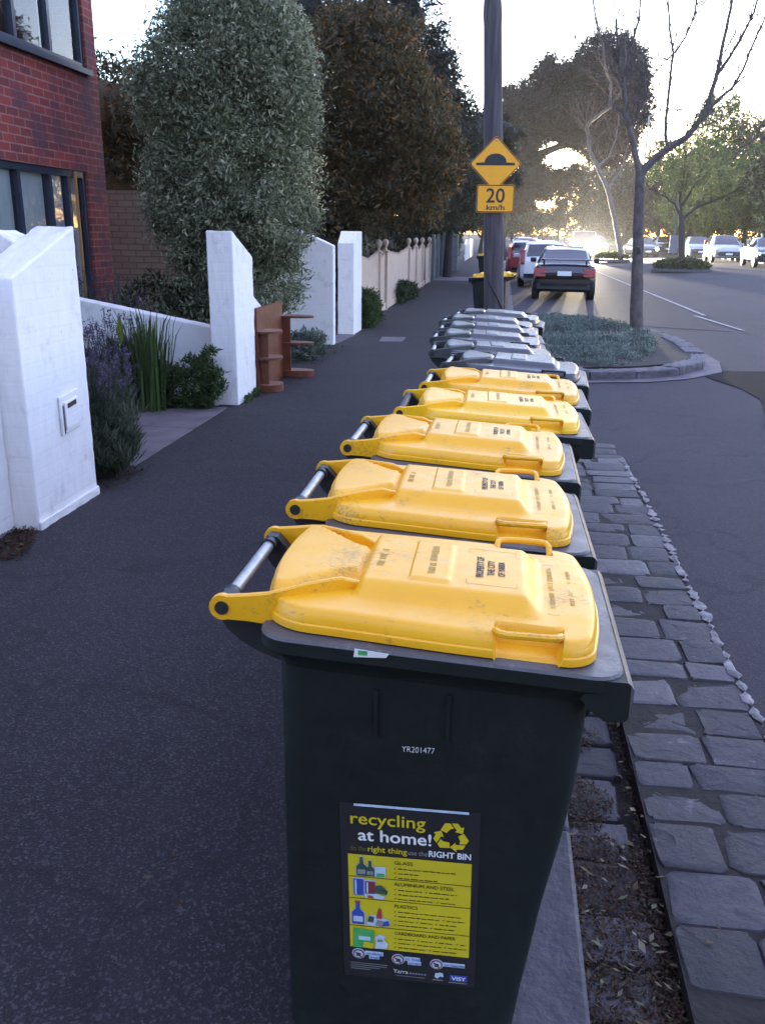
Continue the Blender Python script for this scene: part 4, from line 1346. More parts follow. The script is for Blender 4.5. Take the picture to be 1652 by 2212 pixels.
# ------------------------------------------------------------------ cars
def car_sections(kind):
    # (x from tail to nose, low, belt, top, half width, roof half width)
    if kind == 'sedan':
        return [(0.0, .38, .70, .74, .70, .60), (.06, .27, .82, .90, .80, .68), (.14, .22, .88, .955, .84, .72), (.60, .22, .92, .985, .86, .70),
                (.95, .22, .93, 1.16, .86, .64), (1.25, .22, .93, 1.33, .865, .60), (1.6, .22, .93, 1.40, .87, .585), (2.2, .22, .93, 1.42, .87, .585), (2.6, .22, .92, 1.38, .87, .59),
                (3.0, .22, .92, 1.16, .87, .64), (3.32, .22, .91, .965, .87, .70), (3.9, .22, .84, .89, .86, .68), (4.25, .24, .70, .78, .82, .62), (4.42, .30, .60, .66, .74, .55), (4.48, .36, .52, .56, .66, .5)]
    if kind == 'hatch':
        return [(0.0, .38, .80, .86, .72, .66), (.05, .26, .92, 1.02, .82, .70), (.14, .22, .95, 1.22, .85, .66), (.32, .22, .95, 1.42, .86, .62), (.6, .22, .95, 1.49, .87, .61), (1.4, .22, .94, 1.53, .87, .60), (2.1, .22, .93, 1.49, .87, .61),
                (2.5, .22, .92, 1.30, .87, .64), (2.95, .22, .92, .99, .87, .70), (3.5, .22, .86, .91, .85, .68), (3.85, .25, .70, .78, .80, .62), (4.0, .32, .58, .64, .72, .55)]
    return [(0.0, .38, .90, .98, .78, .74), (.05, .28, 1.10, 1.5, .88, .80), (.12, .25, 1.15, 1.88, .92, .80), (.4, .25, 1.15, 1.96, .94, .80), (2.4, .25, 1.15, 1.98, .94, .80), (3.3, .25, 1.15, 1.92, .94, .80),
            (3.75, .25, 1.12, 1.5, .94, .82), (4.1, .25, 1.08, 1.14, .93, .78), (4.5, .26, .88, .96, .9, .72), (4.72, .32, .70, .76, .82, .65)]

def make_car(kind, label, x, y, rz, paint, group=None, lights=None, spoiler=False, simple=False, z=-0.06, tall=1.0, plate=True):
    """Built tail at 0, nose at +x; rz turns the nose."""
    t = thing('parked_car' if not lights else 'oncoming_car', label, 'car', (x, y, z), rz, group)
    S = car_sections(kind)
    def half(s):
        px, lo, be, to, hw, rw = s
        cab = to - be > 0.12
        if not cab: rw = hw * 0.86
        return [(0, lo), (hw * .86, lo), (hw * .97, lo + .10), (hw, lo + .28), (hw * .985, be - .14), (hw * .955, be),
                (rw + .035, to - .07 if cab else be + (to - be) * .55), (rw - .04, to - .02 if cab else to - .012), (rw * .55, to), (0, to + .008)]
    H = [half(s) for s in S]
    n = len(H[0])
    body, glass = MB(), MB()
    V = []
    for s, h in zip(S, H):
        V.append([(s[0], a, b) for a, b in h] + [(s[0], -a, b) for a, b in reversed(h[1:-1])])
    m = len(V[0])
    flat = [p for r in V for p in r]
    fb, fg = [], []
    for i in range(len(V) - 1):
        c0, c1 = S[i][3] - S[i][2] > .12, S[i+1][3] - S[i+1][2] > .12
        screen = abs(S[i+1][3] - S[i][3]) > .12 and (S[i][3] > 1.0 or S[i+1][3] > 1.0)
        for k in range(m):
            kk = k if k < n - 1 else m - 1 - k
            f = (i*m+k, (i+1)*m+k, (i+1)*m+(k+1) % m, i*m+(k+1) % m)
            g = False
            if kk == 5 and (c0 and c1): g = True
            if kk in (7, 8) and screen and (c0 or c1): g = True
            (fg if g else fb).append(f)
    body.add(flat, fb, paint, True)
    body.add(V[0], [tuple(range(m))], paint); body.add(V[-1], [tuple(range(m - 1, -1, -1))], paint)
    glass.add(flat, fg, MAT['car_glass'], True)
    L = S[-1][0]
    # dark lower trim and wheel arches belong to the shell
    body.box(0.0, 0.08, -0.72, 0.72, .30, .46, MAT['bin_dark'])
    body.box(L - 0.09, L + 0.004, -0.6, 0.6, .34, .50, MAT['bin_dark'])
    hw = S[4][4]
    wx = (0.78, L - 0.86)
    for a in wx:
        for s in (-1, 1):
            body.disc((a, s * (hw - 0.06), .32), .37, 'y', .125, MAT['tyre'], 22)
    body.build('body', t, sharp=30)
    glass.build('window_glass', t, sharp=30)
    for a in wx:
        for s in (-1, 1):
            mb = MB(); mb.disc((a, s * (hw - 0.095), .31), .31, 'y', .20, MAT['tyre'], 22)
            w = mb.build('wheel', t)
            mb = MB(); mb.disc((a, s * (hw + 0.008), .31), .20, 'y', .02, MAT['rimm'], 16); mb.build('rim', w)
    be0 = S[1][2]
    for s in (-1, 1):
        mb = MB()
        if kind == 'hatch':
            mb.prism([(-0.005, be0 - .16), (0.10, be0 - .16), (0.26, be0 + .30), (0.16, be0 + .32), (-0.0, be0 + .0)], *sorted((s * .70, s * .845)), 'y', MAT['taillight'])
        else:
            mb.prism([(-0.012, be0 - .20), (0.14, be0 - .20), (0.16, be0 + .02), (0.02, be0 + .035)], *sorted((s * .50, s * .83)), 'y', MAT['taillight'])
        mb.build('taillight', t, bevel=0.02)
        mb = MB()
        lm = MAT['headlight'] if not lights else lights
        z0 = S[-2][2] - .02
        if lights:
            mb.disc((L - 0.06, s * .60, z0 + .06), .10, 'x', .16, lm, 18)
        else:
            mb.prism([(L - .32, z0), (L - .03, z0 - .02), (L - .05, z0 + .11), (L - .32, z0 + .16)], *sorted((s * .46, s * .765)), 'y', lm)
        mb.build('headlight', t, bevel=0.015)
        if not simple:
            mb = MB(); mb.box(2.75 if kind == 'sedan' else 2.4, 2.9 if kind == 'sedan' else 2.55, *sorted((s * (hw - .01), s * (hw + .17))), .93, 1.07, paint)
            mb.build('wing_mirror', t, bevel=0.03)
    mb = MB()
    pz = .66 if kind == 'sedan' else .62
    mb.box(-0.022, 0.05, -.19, .19, pz, pz + .12, MAT['st_white']); mb.box(L - .02, L + 0.022, -.19, .19, .42, .52, MAT['st_white'])
    mb.build('number_plate', t)
    if spoiler:
        mb = MB(); mb.prism([(.10, 1.085), (.30, 1.10), (.30, 1.075), (.12, 1.06)], -.68, .68, 'y', paint)
        for s in (-1, 1): mb.box(.16, .26, *sorted((s * .55, s * .60)), .94, 1.07, paint)
        mb.build('spoiler', t, bevel=0.008)
    mb = MB()
    mb.prism([(L - .40, .50), (L + .012, .49), (L + .006, .60), (L - .38, .62)], -.32, .32, 'y', MAT['bin_dark'])
    mb.build('grille', t)
    return t

N = math.pi / 2
PG = 'cars parked along the near kerb'
dark = carpaint('dark_charcoal_paint', (0.022, 0.018, 0.020))
white = carpaint('white_car_paint', (0.70, 0.71, 0.72))
silver = carpaint('silver_car_paint', (0.36, 0.37, 0.39), 0.3)
red = carpaint('dark_red_car_paint', (0.20, 0.02, 0.02))
navy = carpaint('navy_car_paint', (0.025, 0.035, 0.07))
pale = carpaint('pale_grey_car_paint', (0.28, 0.30, 0.33))
make_car('sedan', 'dark charcoal sedan seen from behind, boot spoiler and red tail lights', 1.68, 25.2, N - 0.06, dark, PG, spoiler=True)
make_car('hatch', 'white hatchback with tall red tail lights parked in front of the dark sedan', 1.42, 31.0, N, white, PG)
row = [('hatch', 'dark red hatchback peeking out left of the white one, third along the kerb', red), ('sedan', 'white sedan parked beyond the dark red hatchback', white), ('sedan', 'navy sedan parked in the middle of the kerbside row', navy),
       ('hatch', 'silver hatchback far along the parked row', silver), ('sedan', 'far white sedan near the end of the parked row', white), ('hatch', 'dark hatchback near the end of the parked row', dark), ('sedan', 'farthest car of the parked row, pale grey', pale)]
for i, (k, lab, p) in enumerate(row):
    make_car(k, lab, (0.98 if i == 0 else 1.3 + 0.1 * (i % 2)), 36.4 + i * 6.4, N, p, PG, simple=True)
OG = 'cars parked facing the camera beside the park'
make_car('sedan', 'pale grey sedan, leftmost of the three parked facing us by the park', 13.1, 66.5, -N - 0.05, pale, OG, z=0.25)
make_car('hatch', 'silver car in the middle of the three parked facing us by the park', 13.2, 59.0, -N - 0.05, silver, OG, z=0.25)
make_car('sedan', 'navy blue car at the right edge, parked facing us by the park', 13.5, 51.2, -N - 0.05, navy, OG, z=0.27)
make_car('sedan', 'dark car half hidden behind the bare street tree trunk', 12.9, 79, -N, dark, simple=True, z=0.25)
make_car('van', 'oncoming white van with glaring headlights down the road', 6.1, 74.0, -N - 0.03, white, 'oncoming traffic with lit headlights', lights=MAT['lit'], z=0.0)
make_car('hatch', 'oncoming car with lit headlights following the white van', 8.1, 84.0, -N, silver, 'oncoming traffic with lit headlights', lights=MAT['lit'], simple=True, z=0.06)
make_car('sedan', 'oncoming sedan with lit headlights just left of the bare tree trunk', 9.9, 72.0, -N + 0.1, navy, 'oncoming traffic with lit headlights', lights=MAT['lit_far'], simple=True, z=0.13)
make_car('sedan', 'dark car parked behind the cream picket fence, only its roof showing', -5.6, 19.5, N, dark, simple=True, z=0.0)
make_car('hatch', 'white car in the park, right of the tall trunk', 24.0, 88, -N, white, 'cars beyond the park grass', simple=True, z=0.7)
make_car('sedan', 'silver car in the park, left of the tall trunk', 20.5, 96, math.pi, silver, 'cars beyond the park grass', simple=True, z=0.6)

# the light of the lit headlights: the beam on the road, and the glare of the lens itself
for x, y, z in ((5.5, 68.9, 0.72), (6.7, 68.9, 0.72)):
    for kind, e in (('SPOT', 4600),):
        ld = bpy.data.lights.new('headlight_lamp', kind)
        ld.energy = e; ld.color = (1.0, 0.86, 0.62); ld.shadow_soft_size = 0.08
        if kind == 'SPOT': ld.spot_size = math.radians(150); ld.spot_blend = 0.5
        lo = bpy.data.objects.new('headlight_lamp', ld); COL.objects.link(lo)
        lo.location = (x, y, z)
        lo.rotation_euler = Vector((0.0, 1.0, 0.15)).to_track_quat('Z', 'Y').to_euler()

# thin posts by the traffic island
t = thing('street_light', 'slim grey street light post behind the bare street tree', 'street light', (8.4, 60, 0.08))
mb = MB(); mb.tube([(0, 0, 0), (0, 0, 8.6)], [0.075, 0.05], MAT['metal_grey'], 10); mb.tube([(0, 0, 8.58), (0.6, 0, 8.9), (1.4, 0, 8.95)], 0.04, MAT['metal_grey'], 8); mb.build('post', t)
mb = MB(); mb.box(1.35, 1.95, -.14, .14, 8.88, 9.0, MAT['metal_grey']); mb.build('lantern', t)
mb = MB(); mb.box(-0.12, 0.12, -0.10, -0.085, 2.4, 2.75, MAT['st_pale']); mb.build('small_sign', t)
t = thing('sign_post', 'blue grey sign post standing on the planted traffic island', 'post', (7.95, 44.6, 0.12))
mb = MB(); mb.tube([(0, 0, 0), (0, 0, 3.25)], 0.04, MAT['grey_stone'], 8); mb.build('post', t)
mb = MB(); mb.box(-.2, .2, -.065, -.045, .8, 1.6, MAT['st_grey']); mb.build('panel', t)

# ------------------------------------------------------------------ planted kerb extension and traffic islands
bed = [(0.30, 10.85), (1.15, 11.15), (1.75, 11.35), (2.35, 11.75), (2.78, 12.4), (2.98, 13.3), (3.02, 14.6), (2.9, 16.2), (2.55, 17.6), (1.7, 19.0), (0.30, 19.4)]
mb = MB()
for i in range(len(bed) - 1):
    a, b = Vector((*bed[i], 0)), Vector((*bed[i + 1], 0))
    d = (b - a); L = d.length; d.normalize(); nrm = Vector((-d.y, d.x, 0))
    k = max(1, int(L / 0.55))
    for j in range(k):
        p, q = a + d * (L * j / k + 0.008), a + d * (L * (j + 1) / k - 0.008)
        h = 0.06 + rnd.uniform(-0.025, 0.02)
        o = nrm * (0.26 + rnd.uniform(-0.02, 0.02))
        base = [p, q, q + o, p + o]
        mb.add([(v.x, v.y, -0.2) for v in base] + [(v.x, v.y, h) for v in base], [(3,2,1,0), (4,5,6,7), (0,1,5,4), (1,2,6,5), (2,3,7,6), (3,0,4,7)], MAT['bluestone'])
structure(rough(mb.build('planter_kerb', bevel=0.02), 0.035, 4))
sheet('planter_soil', [(x * 0.9 + 0.15, y * 0.9 + 1.5) for x, y in bed], 0.055, 'soil', th=0.1)
sheet('planter_apron', [(0.3, 10.7), (1.2, 10.98), (1.85, 11.15), (2.45, 11.55), (3.0, 12.25), (3.2, 13.3), (3.18, 14.2), (2.9, 14.2), (2.86, 13.3), (2.7, 12.5), (2.3, 11.9), (1.1, 11.3), (0.3, 11.0)], -0.054, 'concrete', th=0.003)

def in_poly(px, py, poly):
    c = np.zeros(len(px), bool)
    n = len(poly)
    for i in range(n):
        (x0, y0), (x1, y1) = poly[i], poly[(i + 1) % n]
        k = ((y0 > py) != (y1 > py)) & (px < (x1 - x0) * (py - y0) / (y1 - y0 + 1e-12) + x0)
        c ^= k
    return c

def ground_cover(name, poly, n, hts, mats, L, W, label=None):
    xs = [p[0] for p in poly]; ys = [p[1] for p in poly]
    P = np.stack([rng.uniform(min(xs), max(xs), n * 2), rng.uniform(min(ys), max(ys), n * 2)], 1)
    P = P[in_poly(P[:, 0], P[:, 1], poly)][:n]
    m = 70
    cen = P[rng.integers(0, len(P), m)]
    d = ((P[:, None, :] - cen[None]) ** 2).sum(2)
    h = np.exp(-d / (2 * 0.20 ** 2)) * rng.uniform(0.4, 1.1, m)
    h = h.max(1) * hts
    C = np.concatenate([P, (0.03 + h * rng.uniform(0.35, 1.0, len(P)))[:, None]], 1)
    keep = (h > hts * 0.22) | (rng.random(len(P)) < 0.25)
    C = C[keep]
    D = unit(len(C)); D[:, 2] = np.abs(D[:, 2]) * 1.1
    D /= np.linalg.norm(D, axis=1, keepdims=True)
    o = quads(name, leaves_at(C, L, W, D=D), mats)
    return tag(o, kind='stuff')

soilp = [(0.75, 11.75), (1.35, 11.55), (1.85, 12.0), (2.1, 12.7), (2.3, 13.4), (2.5, 14.6), (2.5, 16.2), (2.2, 17.4), (1.2, 18.6), (0.55, 18.6), (0.5, 12.4)]
ground_cover('ground_cover', soilp, 24000, 0.16, [MAT['teal_leaf']], 0.055, 0.014)

def island(name, x, y, rx, ry, label, n=7000):
    t = thing(name, label, 'planter', (x, y, 0.07 + 0.02 * (x - 8)), group='planted islands in the road')
    pts = [(rx * math.cos(2*math.pi*k/24), ry * math.sin(2*math.pi*k/24)) for k in range(24)]
    mb = MB(); mb.prism(pts, 0, 0.14, 'z', MAT['bluestone']); mb.build('kerb', t, bevel=0.02)
    C = np.stack([rng.uniform(-rx, rx, n), rng.uniform(-ry, ry, n)], 1)
    r = (C[:, 0] / rx) ** 2 + (C[:, 1] / ry) ** 2
    C = C[r < 0.85]
    h = 0.50 * (1 - (C[:, 0] / rx) ** 2 - (C[:, 1] / ry) ** 2).clip(0, 1) ** 0.5
    C = np.concatenate([C, (0.14 + h * rng.uniform(0.3, 1, len(C)))[:, None]], 1)
    quads('shrubs', leaves_at(C, 0.14, 0.05), [MAT['grey_leaf'], MAT['dark_leaf']], t, rng.integers(0, 2, len(C)))
island('traffic_island', 8.35, 44.2, 1.4, 0.9, 'planted traffic island with a low shrub mound and a forked tree')
island('traffic_island', 6.9, 60, 1.2, 1.0, 'far planted traffic island in front of the headlights', 4000)

# ------------------------------------------------------------------ park beyond the road
mb = MB()
mb.box(14.2, 14.42, -6, 700, -0.19, 0.42, MAT['bluestone'])
structure(mb.build('park_kerb'))
mb = MB()
mb.add([(14.42, -6, 0.41), (32, -6, 0.95), (32, 700, 0.95), (14.42, 700, 0.41), (400, -6, 1.3), (400, 700, 1.3)], [(0, 1, 2, 3), (1, 4, 5, 2)], MAT['grass'])
structure(mb.build('park_grass'))

# ------------------------------------------------------------------ trees and shrubs
def limb(mb, pts, r0, r1, mat, n=7, wob=0.0, seg=3):
    P = []
    for i in range(len(pts) - 1):
        a, b = Vector(pts[i]), Vector(pts[i + 1])
        for k in range(seg):
            p = a.lerp(b, k / seg)
            if wob and (i or k): p = p + Vector((rnd.uniform(-wob, wob), rnd.uniform(-wob, wob), rnd.uniform(-wob, wob) * 0.5))
            P.append(p)
    P.append(Vector(pts[-1]))
    m = len(P)
    mb.tube(P, [r0 + (r1 - r0) * (i / (m - 1)) ** 0.8 for i in range(m)], mat, n)
    return P

def twigs(mb, P, n, length, r, mat, depth=2, lo=0.25, spread=0.9, upw=0.45):
    for _ in range(n):
        i = int(rnd.uniform(lo, 0.98) * (len(P) - 1))
        p = P[i]
        d = (P[min(i + 1, len(P) - 1)] - P[max(i - 1, 0)]).normalized()
        v = (d + Vector((rnd.gauss(0, spread), rnd.gauss(0, spread), rnd.gauss(upw, spread * 0.5)))).normalized()
        L = length * rnd.uniform(0.5, 1.2)
        pts = [p]
        k = 5
        for j in range(k):
            v = (v + Vector((rnd.gauss(0, .16), rnd.gauss(0, .16), rnd.gauss(.06, .12)))).normalized()
            pts.append(pts[-1] + v * L / k)
        mb.tube(pts, [r * (1 - 0.8 * j / k) for j in range(k + 1)], mat, 4, caps=False)
        if depth > 1: twigs(mb, pts, rnd.randint(2, 4), length * 0.5, r * 0.5, mat, depth - 1, 0.3)

def make_tree(name, label, base, clumps, n, leaf, mats, cat='tree', trunk=None, bark='dark_bark', sub=0.22, nsub=60, corek=0.0, group=None, shell=0.8, mixw=None, flat=0.8, droop=0.0):
    t = thing(name, label, cat, base, group=group)
    P = clumpcloud(clumps, n, sub, nsub, shell, flat)
    P[:, 2] = np.maximum(P[:, 2], 0.08)
    if base[0] < -1.5 and 14 < base[1] < 45:              # trimmed clear of the fences and the footpath
        P = P[(P[:, 2] > 1.75) | (P[:, 0] + base[0] < -2.85)]
    D = unit(len(P))
    if droop:
        D[:, 2] -= droop
        D /= np.linalg.norm(D, axis=1, keepdims=True)
    Q = leaves_at(P, leaf[0], leaf[1], D=D)
    mi = None
    if len(mats) > 1:
        w = np.array(mixw or [1 / len(mats)] * len(mats)); w /= w.sum()
        # leaves of one kind grow together
        seed = unit(40) * 3
        mi = rng.choice(len(mats), len(P), p=w)
    quads('crown', Q, [MAT[m] for m in mats], t, mi)
    if corek:
        mb = MB(); core(mb, clumps, corek, MAT[mats[0]]); mb.build('inner_branches', t)
    mb = MB()
    for pts, r0, r1 in (trunk or [([(0, 0, -0.05), (0, 0, clumps[0][2])], 0.15, 0.06)]):
        limb(mb, pts, r0, r1, MAT[bark], 9, 0.02)
    mb.build('trunk', t)
    return t

# silver hedge tree beside the house
X0, Y0 = -3.38, 11.0
make_tree('hedge_tree', 'tall clipped tree with small silver green leaves between house and footpath', (X0, Y0, 0),
          [(0.0, 0.1, 2.2, 1.02, 0.95, 1.25), (0.02, 0.1, 3.25, 1.05, 0.95, 1.05), (0.15, 0.1, 3.9, 0.80, 0.8, 0.75), (-0.35, 0.0, 3.2, 0.72, 0.8, 0.75), (0.45, 0.1, 3.3, 0.62, 0.7, 1.0),
           (0.42, 0.0, 1.9, 0.62, 0.7, 0.8), (-0.45, 0.0, 2.1, 0.55, 0.7, 0.8), (0.05, 0.1, 1.1, 0.75, 0.8, 0.65), (-0.35, 0.1, 0.75, 0.5, 0.6, 0.4)],
          190000, (0.055, 0.0175), ['silver_leaf'], corek=0.5, sub=0.26, nsub=200, shell=0.85)
make_tree('bronze_tree', 'large bronze brown leaved tree overhanging the cream picket fence', (-3.0, 18.6, 0),
          [(-0.2, 0, 4.4, 1.5, 1.4, 1.3), (0.8, 0, 3.6, 1.15, 1.3, 1.2), (-0.7, 0, 3.2, 1.1, 1.2, 1.4), (0.3, 0, 2.5, 1.5, 1.2, 1.0), (1.25, 0, 3.0, 0.85, 1.0, 0.9), (0.1, 0.2, 5.2, 1.1, 1.1, 0.8), (-0.8, 0, 1.9, 0.9, 1.1, 0.8)],
          80000, (0.10, 0.032), ['bronze_leaf', 'dark_leaf'], corek=0.45, sub=0.26, nsub=160, shell=0.7, mixw=[0.75, 0.25])
make_tree('tall_conifer', 'tall dark conifer rising out of frame behind the bronze tree', (-3.6, 24, 0),
          [(0, 0, 3.5, 2.3, 2, 2.3), (0.1, 0, 6.0, 1.9, 1.8, 1.8), (0.0, 0, 8.3, 1.5, 1.5, 1.8), (1.0, 0, 5.2, 1.2, 1.2, 1.1), (0.9, 0, 6.6, 0.9, 1, 0.8), (-1.6, 0, 6.4, 1.2, 1.2, 1.4)],
          36000, (0.15, 0.035), ['conifer'], corek=0.64, sub=0.2, nsub=120)
make_tree('dark_pine', 'dark pine with a ragged outline between conifer and power pole', (-2.7, 30, 0),
          [(0.2, 0, 3.2, 1.7, 1.8, 2.2), (0.55, 0, 5.4, 1.0, 1.0, 1.1), (0.3, 0, 6.5, 0.7, 0.8, 0.9), (0.95, 0, 4.6, 0.8, 0.8, 0.7), (-0.8, 0, 5.5, 1.3, 1.2, 1.4), (1.15, 0, 3.4, 0.75, 0.9, 1.2)],
          26000, (0.17, 0.04), ['conifer', 'dark_leaf'], corek=0.7, sub=0.24, nsub=90)
make_tree('dark_evergreen', 'shadowy evergreen behind the timber pole, over the grey fence', (-2.2, 36, 0),
          [(-0.3, 0, 3.6, 2.0, 2, 2.2), (0.9, 0, 5.0, 1.35, 1.3, 1.3), (1.6, 0, 4.0, 1.1, 1.2, 1.2), (0.9, 0, 3.0, 1.2, 1.2, 1.1), (1.9, 0, 5.3, 0.8, 0.8, 0.6)],
          26000, (0.2, 0.05), ['conifer', 'dark_leaf'], corek=0.7, sub=0.22, nsub=90, trunk=[([(0, 0, -0.05), (0.1, 0, 3)], 0.2, 0.1)])
make_tree('olive_tree', 'dark olive and orange tinged tree filling the gap beside the brick house', (-7.4, 16, 0),
          [(0, 0, 3.4, 1.7, 1.4, 1.35), (0.9, 0, 3.5, 1.2, 1.2, 1.0), (0.5, 0, 2.2, 1.8, 1.4, 1.2), (1.7, 0, 2.6, 1.0, 1, 1.2)],
          22000, (0.10, 0.03), ['olive_leaf', 'dark_leaf'], corek=0.62, nsub=90, mixw=[0.6, 0.4])
def hedge(label, x, y0, y1, h, n, mats):
    t = thing('hedge', label, 'hedge', (x, y0, 0), group='hedges behind the street fences')
    cl = []
    y = 0.5
    while y < y1 - y0:
        cl.append((rnd.uniform(-.15, .15), y, h * .52, .55, .9, h * rnd.uniform(.46, .56)))
        y += 1.1
    C = clumpcloud(cl, n, 0.28, 60)
    C = C[(C[:, 0] + x < -2.75) & (C[:, 2] > 0.02)]
    quads('foliage', leaves_at(C, 0.10, 0.035), [MAT[m] for m in mats], t, rng.integers(0, len(mats), len(C)))
    mb = MB(); core(mb, cl, 0.6, MAT[mats[0]]); mb.build('inner_branches', t)
hedge('dark hedge showing above the cream picket fence', -3.55, 16.2, 31.5, 2.15, 26000, ['dark_leaf', 'bronze_leaf'])
hedge('dark hedge showing above the grey paling fence', -3.5, 32.5, 60, 2.5, 24000, ['dark_leaf'])
# spreading cypress over the road
CK = 1.60                                   # stands 76 m off
def ck(p): return (p[0] * CK, p[1] * CK, 1.68 + (p[2] - 1.68) * CK)
CY = [(4.2, -0.5, 8.9, 2.0, 2, 1.75), (5.0, -0.5, 7.6, 1.45, 2, 1.75), (2.9, 0, 7.7, 1.9, 2, 1.6), (4.6, -0.3, 6.0, 1.3, 1.6, 1.1), (1.6, 0, 8.9, 1.0, 1.4, 0.95), (1.2, 0, 7.6, 1.4, 1.6, 1.15), (0.1, 0, 7.4, 1.3, 1.6, 1.3),
      (0.3, 0, 5.9, 1.4, 1.6, 1.2), (0.6, 0, 4.4, 1.3, 1.5, 1.05), (1.7, 0, 4.1, 1.2, 1.4, 0.75), (0.4, 0, 3.3, 0.9, 1.4, 0.6), (3.2, -0.2, 6.3, 1.1, 1.3, 0.55), (2.2, 0, 6.6, 0.9, 1.2, 0.5), (-1.0, 0, 5, 1.2, 1.4, 2.6), (2.9, 0, 4.45, 0.75, 1, 0.42)]
make_tree('spreading_cypress', 'big dark spreading cypress with a domed crown leaning over the road', (0.32, 76, 0),
          [(*ck(c), c[3] * CK, c[4] * CK, c[5] * CK) for c in CY], 120000, (0.28, 0.11), ['cypress', 'conifer'], sub=0.24, nsub=160, corek=0.74, mixw=[0.7, 0.3],
          trunk=[([(-0.9, 0, -0.05)] + [ck(p) for p in ((-0.3, 0, 3.0), (0.6, 0, 5.2), (2.6, 0, 6.0), (4.4, -0.3, 7.2))], 0.55, 0.16), ([ck(p) for p in ((-0.3, 0, 3.0), (0.4, 0, 4.6), (1.6, 0, 4.6))], 0.27, 0.1), ([ck(p) for p in ((0.6, 0, 5.2), (1.2, 0, 7.4))], 0.27, 0.1)])

def far_tree(name, label, x, y, clumps, n, leaf, mats, group, nsub=50, bark='dark_bark', tr=0.22, sub=0.22, corek=0.0, z=0.0):
    top = max(c[2] for c in clumps)
    tk = [([(0, 0, -0.1), (rnd.uniform(-.2, .2), 0, clumps[0][2] * 0.55), (rnd.uniform(-.4, .4), 0, top)], tr, tr * 0.25)]
    for c in clumps[1:5]:
        tk.append(([(0, 0, clumps[0][2] * 0.45), (c[0] * .5, c[1] * .5, c[2] * .75), (c[0], c[1], c[2])], tr * 0.5, tr * 0.12))
    return make_tree(name, label, (x, y, z), clumps, n, leaf, mats, trunk=tk, bark=bark, nsub=nsub, sub=sub, group=group, corek=corek)

SG = 'street trees far along the near kerb'
for i, (x, y, s, lab) in enumerate([(-2.2, 84, 1.1, 'low dark street tree far down the footpath, just past the cypress'), (-0.3, 95, 1.1, 'second low dark street tree far down the footpath'), (0.8, 104, 1.25, 'third rounded street tree far down the near kerb'), (3.0, 130, 1.5, 'farthest rounded street tree at the end of the near kerb')]):
    far_tree('street_tree', lab, x, y, [(0, 0, 2.7 * s, 2.2 * s, 2, 1.1 * s), (1.6 * s, 0, 2.5 * s, 1.6 * s, 1.6, 0.9 * s), (-1.5 * s, 0, 2.9 * s, 1.6 * s, 1.6, 1.0 * s)], 6000, (0.26, 0.09), ['dark_leaf', 'grey_leaf'], SG, corek=0.6)
far_tree('slim_conifer', 'slim pointed conifer far off at the end of the road', 10.2, 125, [(0, 0, 5, 1.5, 1.5, 2.6), (0, 0, 7.6, 0.9, 0.9, 1.7)], 5000, (0.28, 0.08), ['conifer'], None, corek=0.6)
far_tree('round_tree', 'dark rounded tree beside the slim far conifer', 6.9, 122, [(0, 0, 4.2, 1.5, 1.5, 1.6), (0.4, 0, 5.6, 1.0, 1, 1.0)], 4500, (0.3, 0.1), ['dark_leaf'], None, corek=0.6)
PK = 'trees standing in the park'
park = [
    (11.9, 92, 'mauve budding park tree above the oncoming headlights', ['mauve_twig', 'grey_leaf'], 7.5, 3.0, 1.0),
    (16.0, 76, 'bright green park tree directly right of the bare street tree trunk', ['lime_leaf', 'grey_leaf'], 6.6, 3.4, 1.3),
    (15.5, 96, 'taller grey green park tree behind the bright green one', ['grey_leaf', 'lime_leaf'], 9.6, 4.0, 1.4),
    (20.0, 80, 'bright green park tree behind the middle parked car', ['lime_leaf', 'grey_leaf'], 8.0, 3.6, 1.4),
    (20.5, 98, 'tall sparse pale green park tree at the skyline', ['grey_leaf', 'lime_leaf'], 14.5, 4.2, 1.2),
    (19.4, 68, 'dark trunked park tree at the right edge of the picture', ['grey_leaf', 'conifer'], 9.6, 2.6, 1.1),
    (25.5, 94, 'grey topped park tree farthest to the right', ['grey_leaf', 'mauve_twig'], 14.0, 4.4, 1.4),
    (23.0, 74, 'bushy green park tree outside the right of the row of parked cars', ['lime_leaf', 'grey_leaf'], 8.5, 3.4, 1.3),
    (17.6, 90, 'rounded olive green park tree between the two bright green ones', ['grey_leaf', 'lime_leaf'], 9.4, 3.6, 1.4),
    (13.6, 108, 'dark olive park tree rising straight behind the bare street tree trunk', ['grey_leaf', 'mauve_twig'], 9.0, 3.6, 1.4),
    (11.2, 118, 'far mauve grey park tree at the left end of the park', ['mauve_twig', 'grey_leaf'], 10.5, 4.2, 1.0),
]
for x, y, lab, mats, hh, r, dens in park:
    cl = [(0, 0, hh * 0.60, r * 0.85, r * 0.85, hh * 0.34)]
    for k in range(7):
        a = 2 * math.pi * k / 7 + rnd.random()
        cl.append((r * 0.62 * math.cos(a), r * 0.6 * math.sin(a), hh * rnd.uniform(0.30, 0.85), r * 0.55, r * 0.5, hh * rnd.uniform(0.13, 0.22)))
    cl.append((rnd.uniform(-.6, .6), 0, hh * 0.92, r * 0.4, r * 0.4, hh * 0.16))
    far_tree('park_tree', lab, x, y, cl, int(17000 * dens), (0.30, 0.11), mats, PK, nsub=90, tr=0.26, z=0.35)
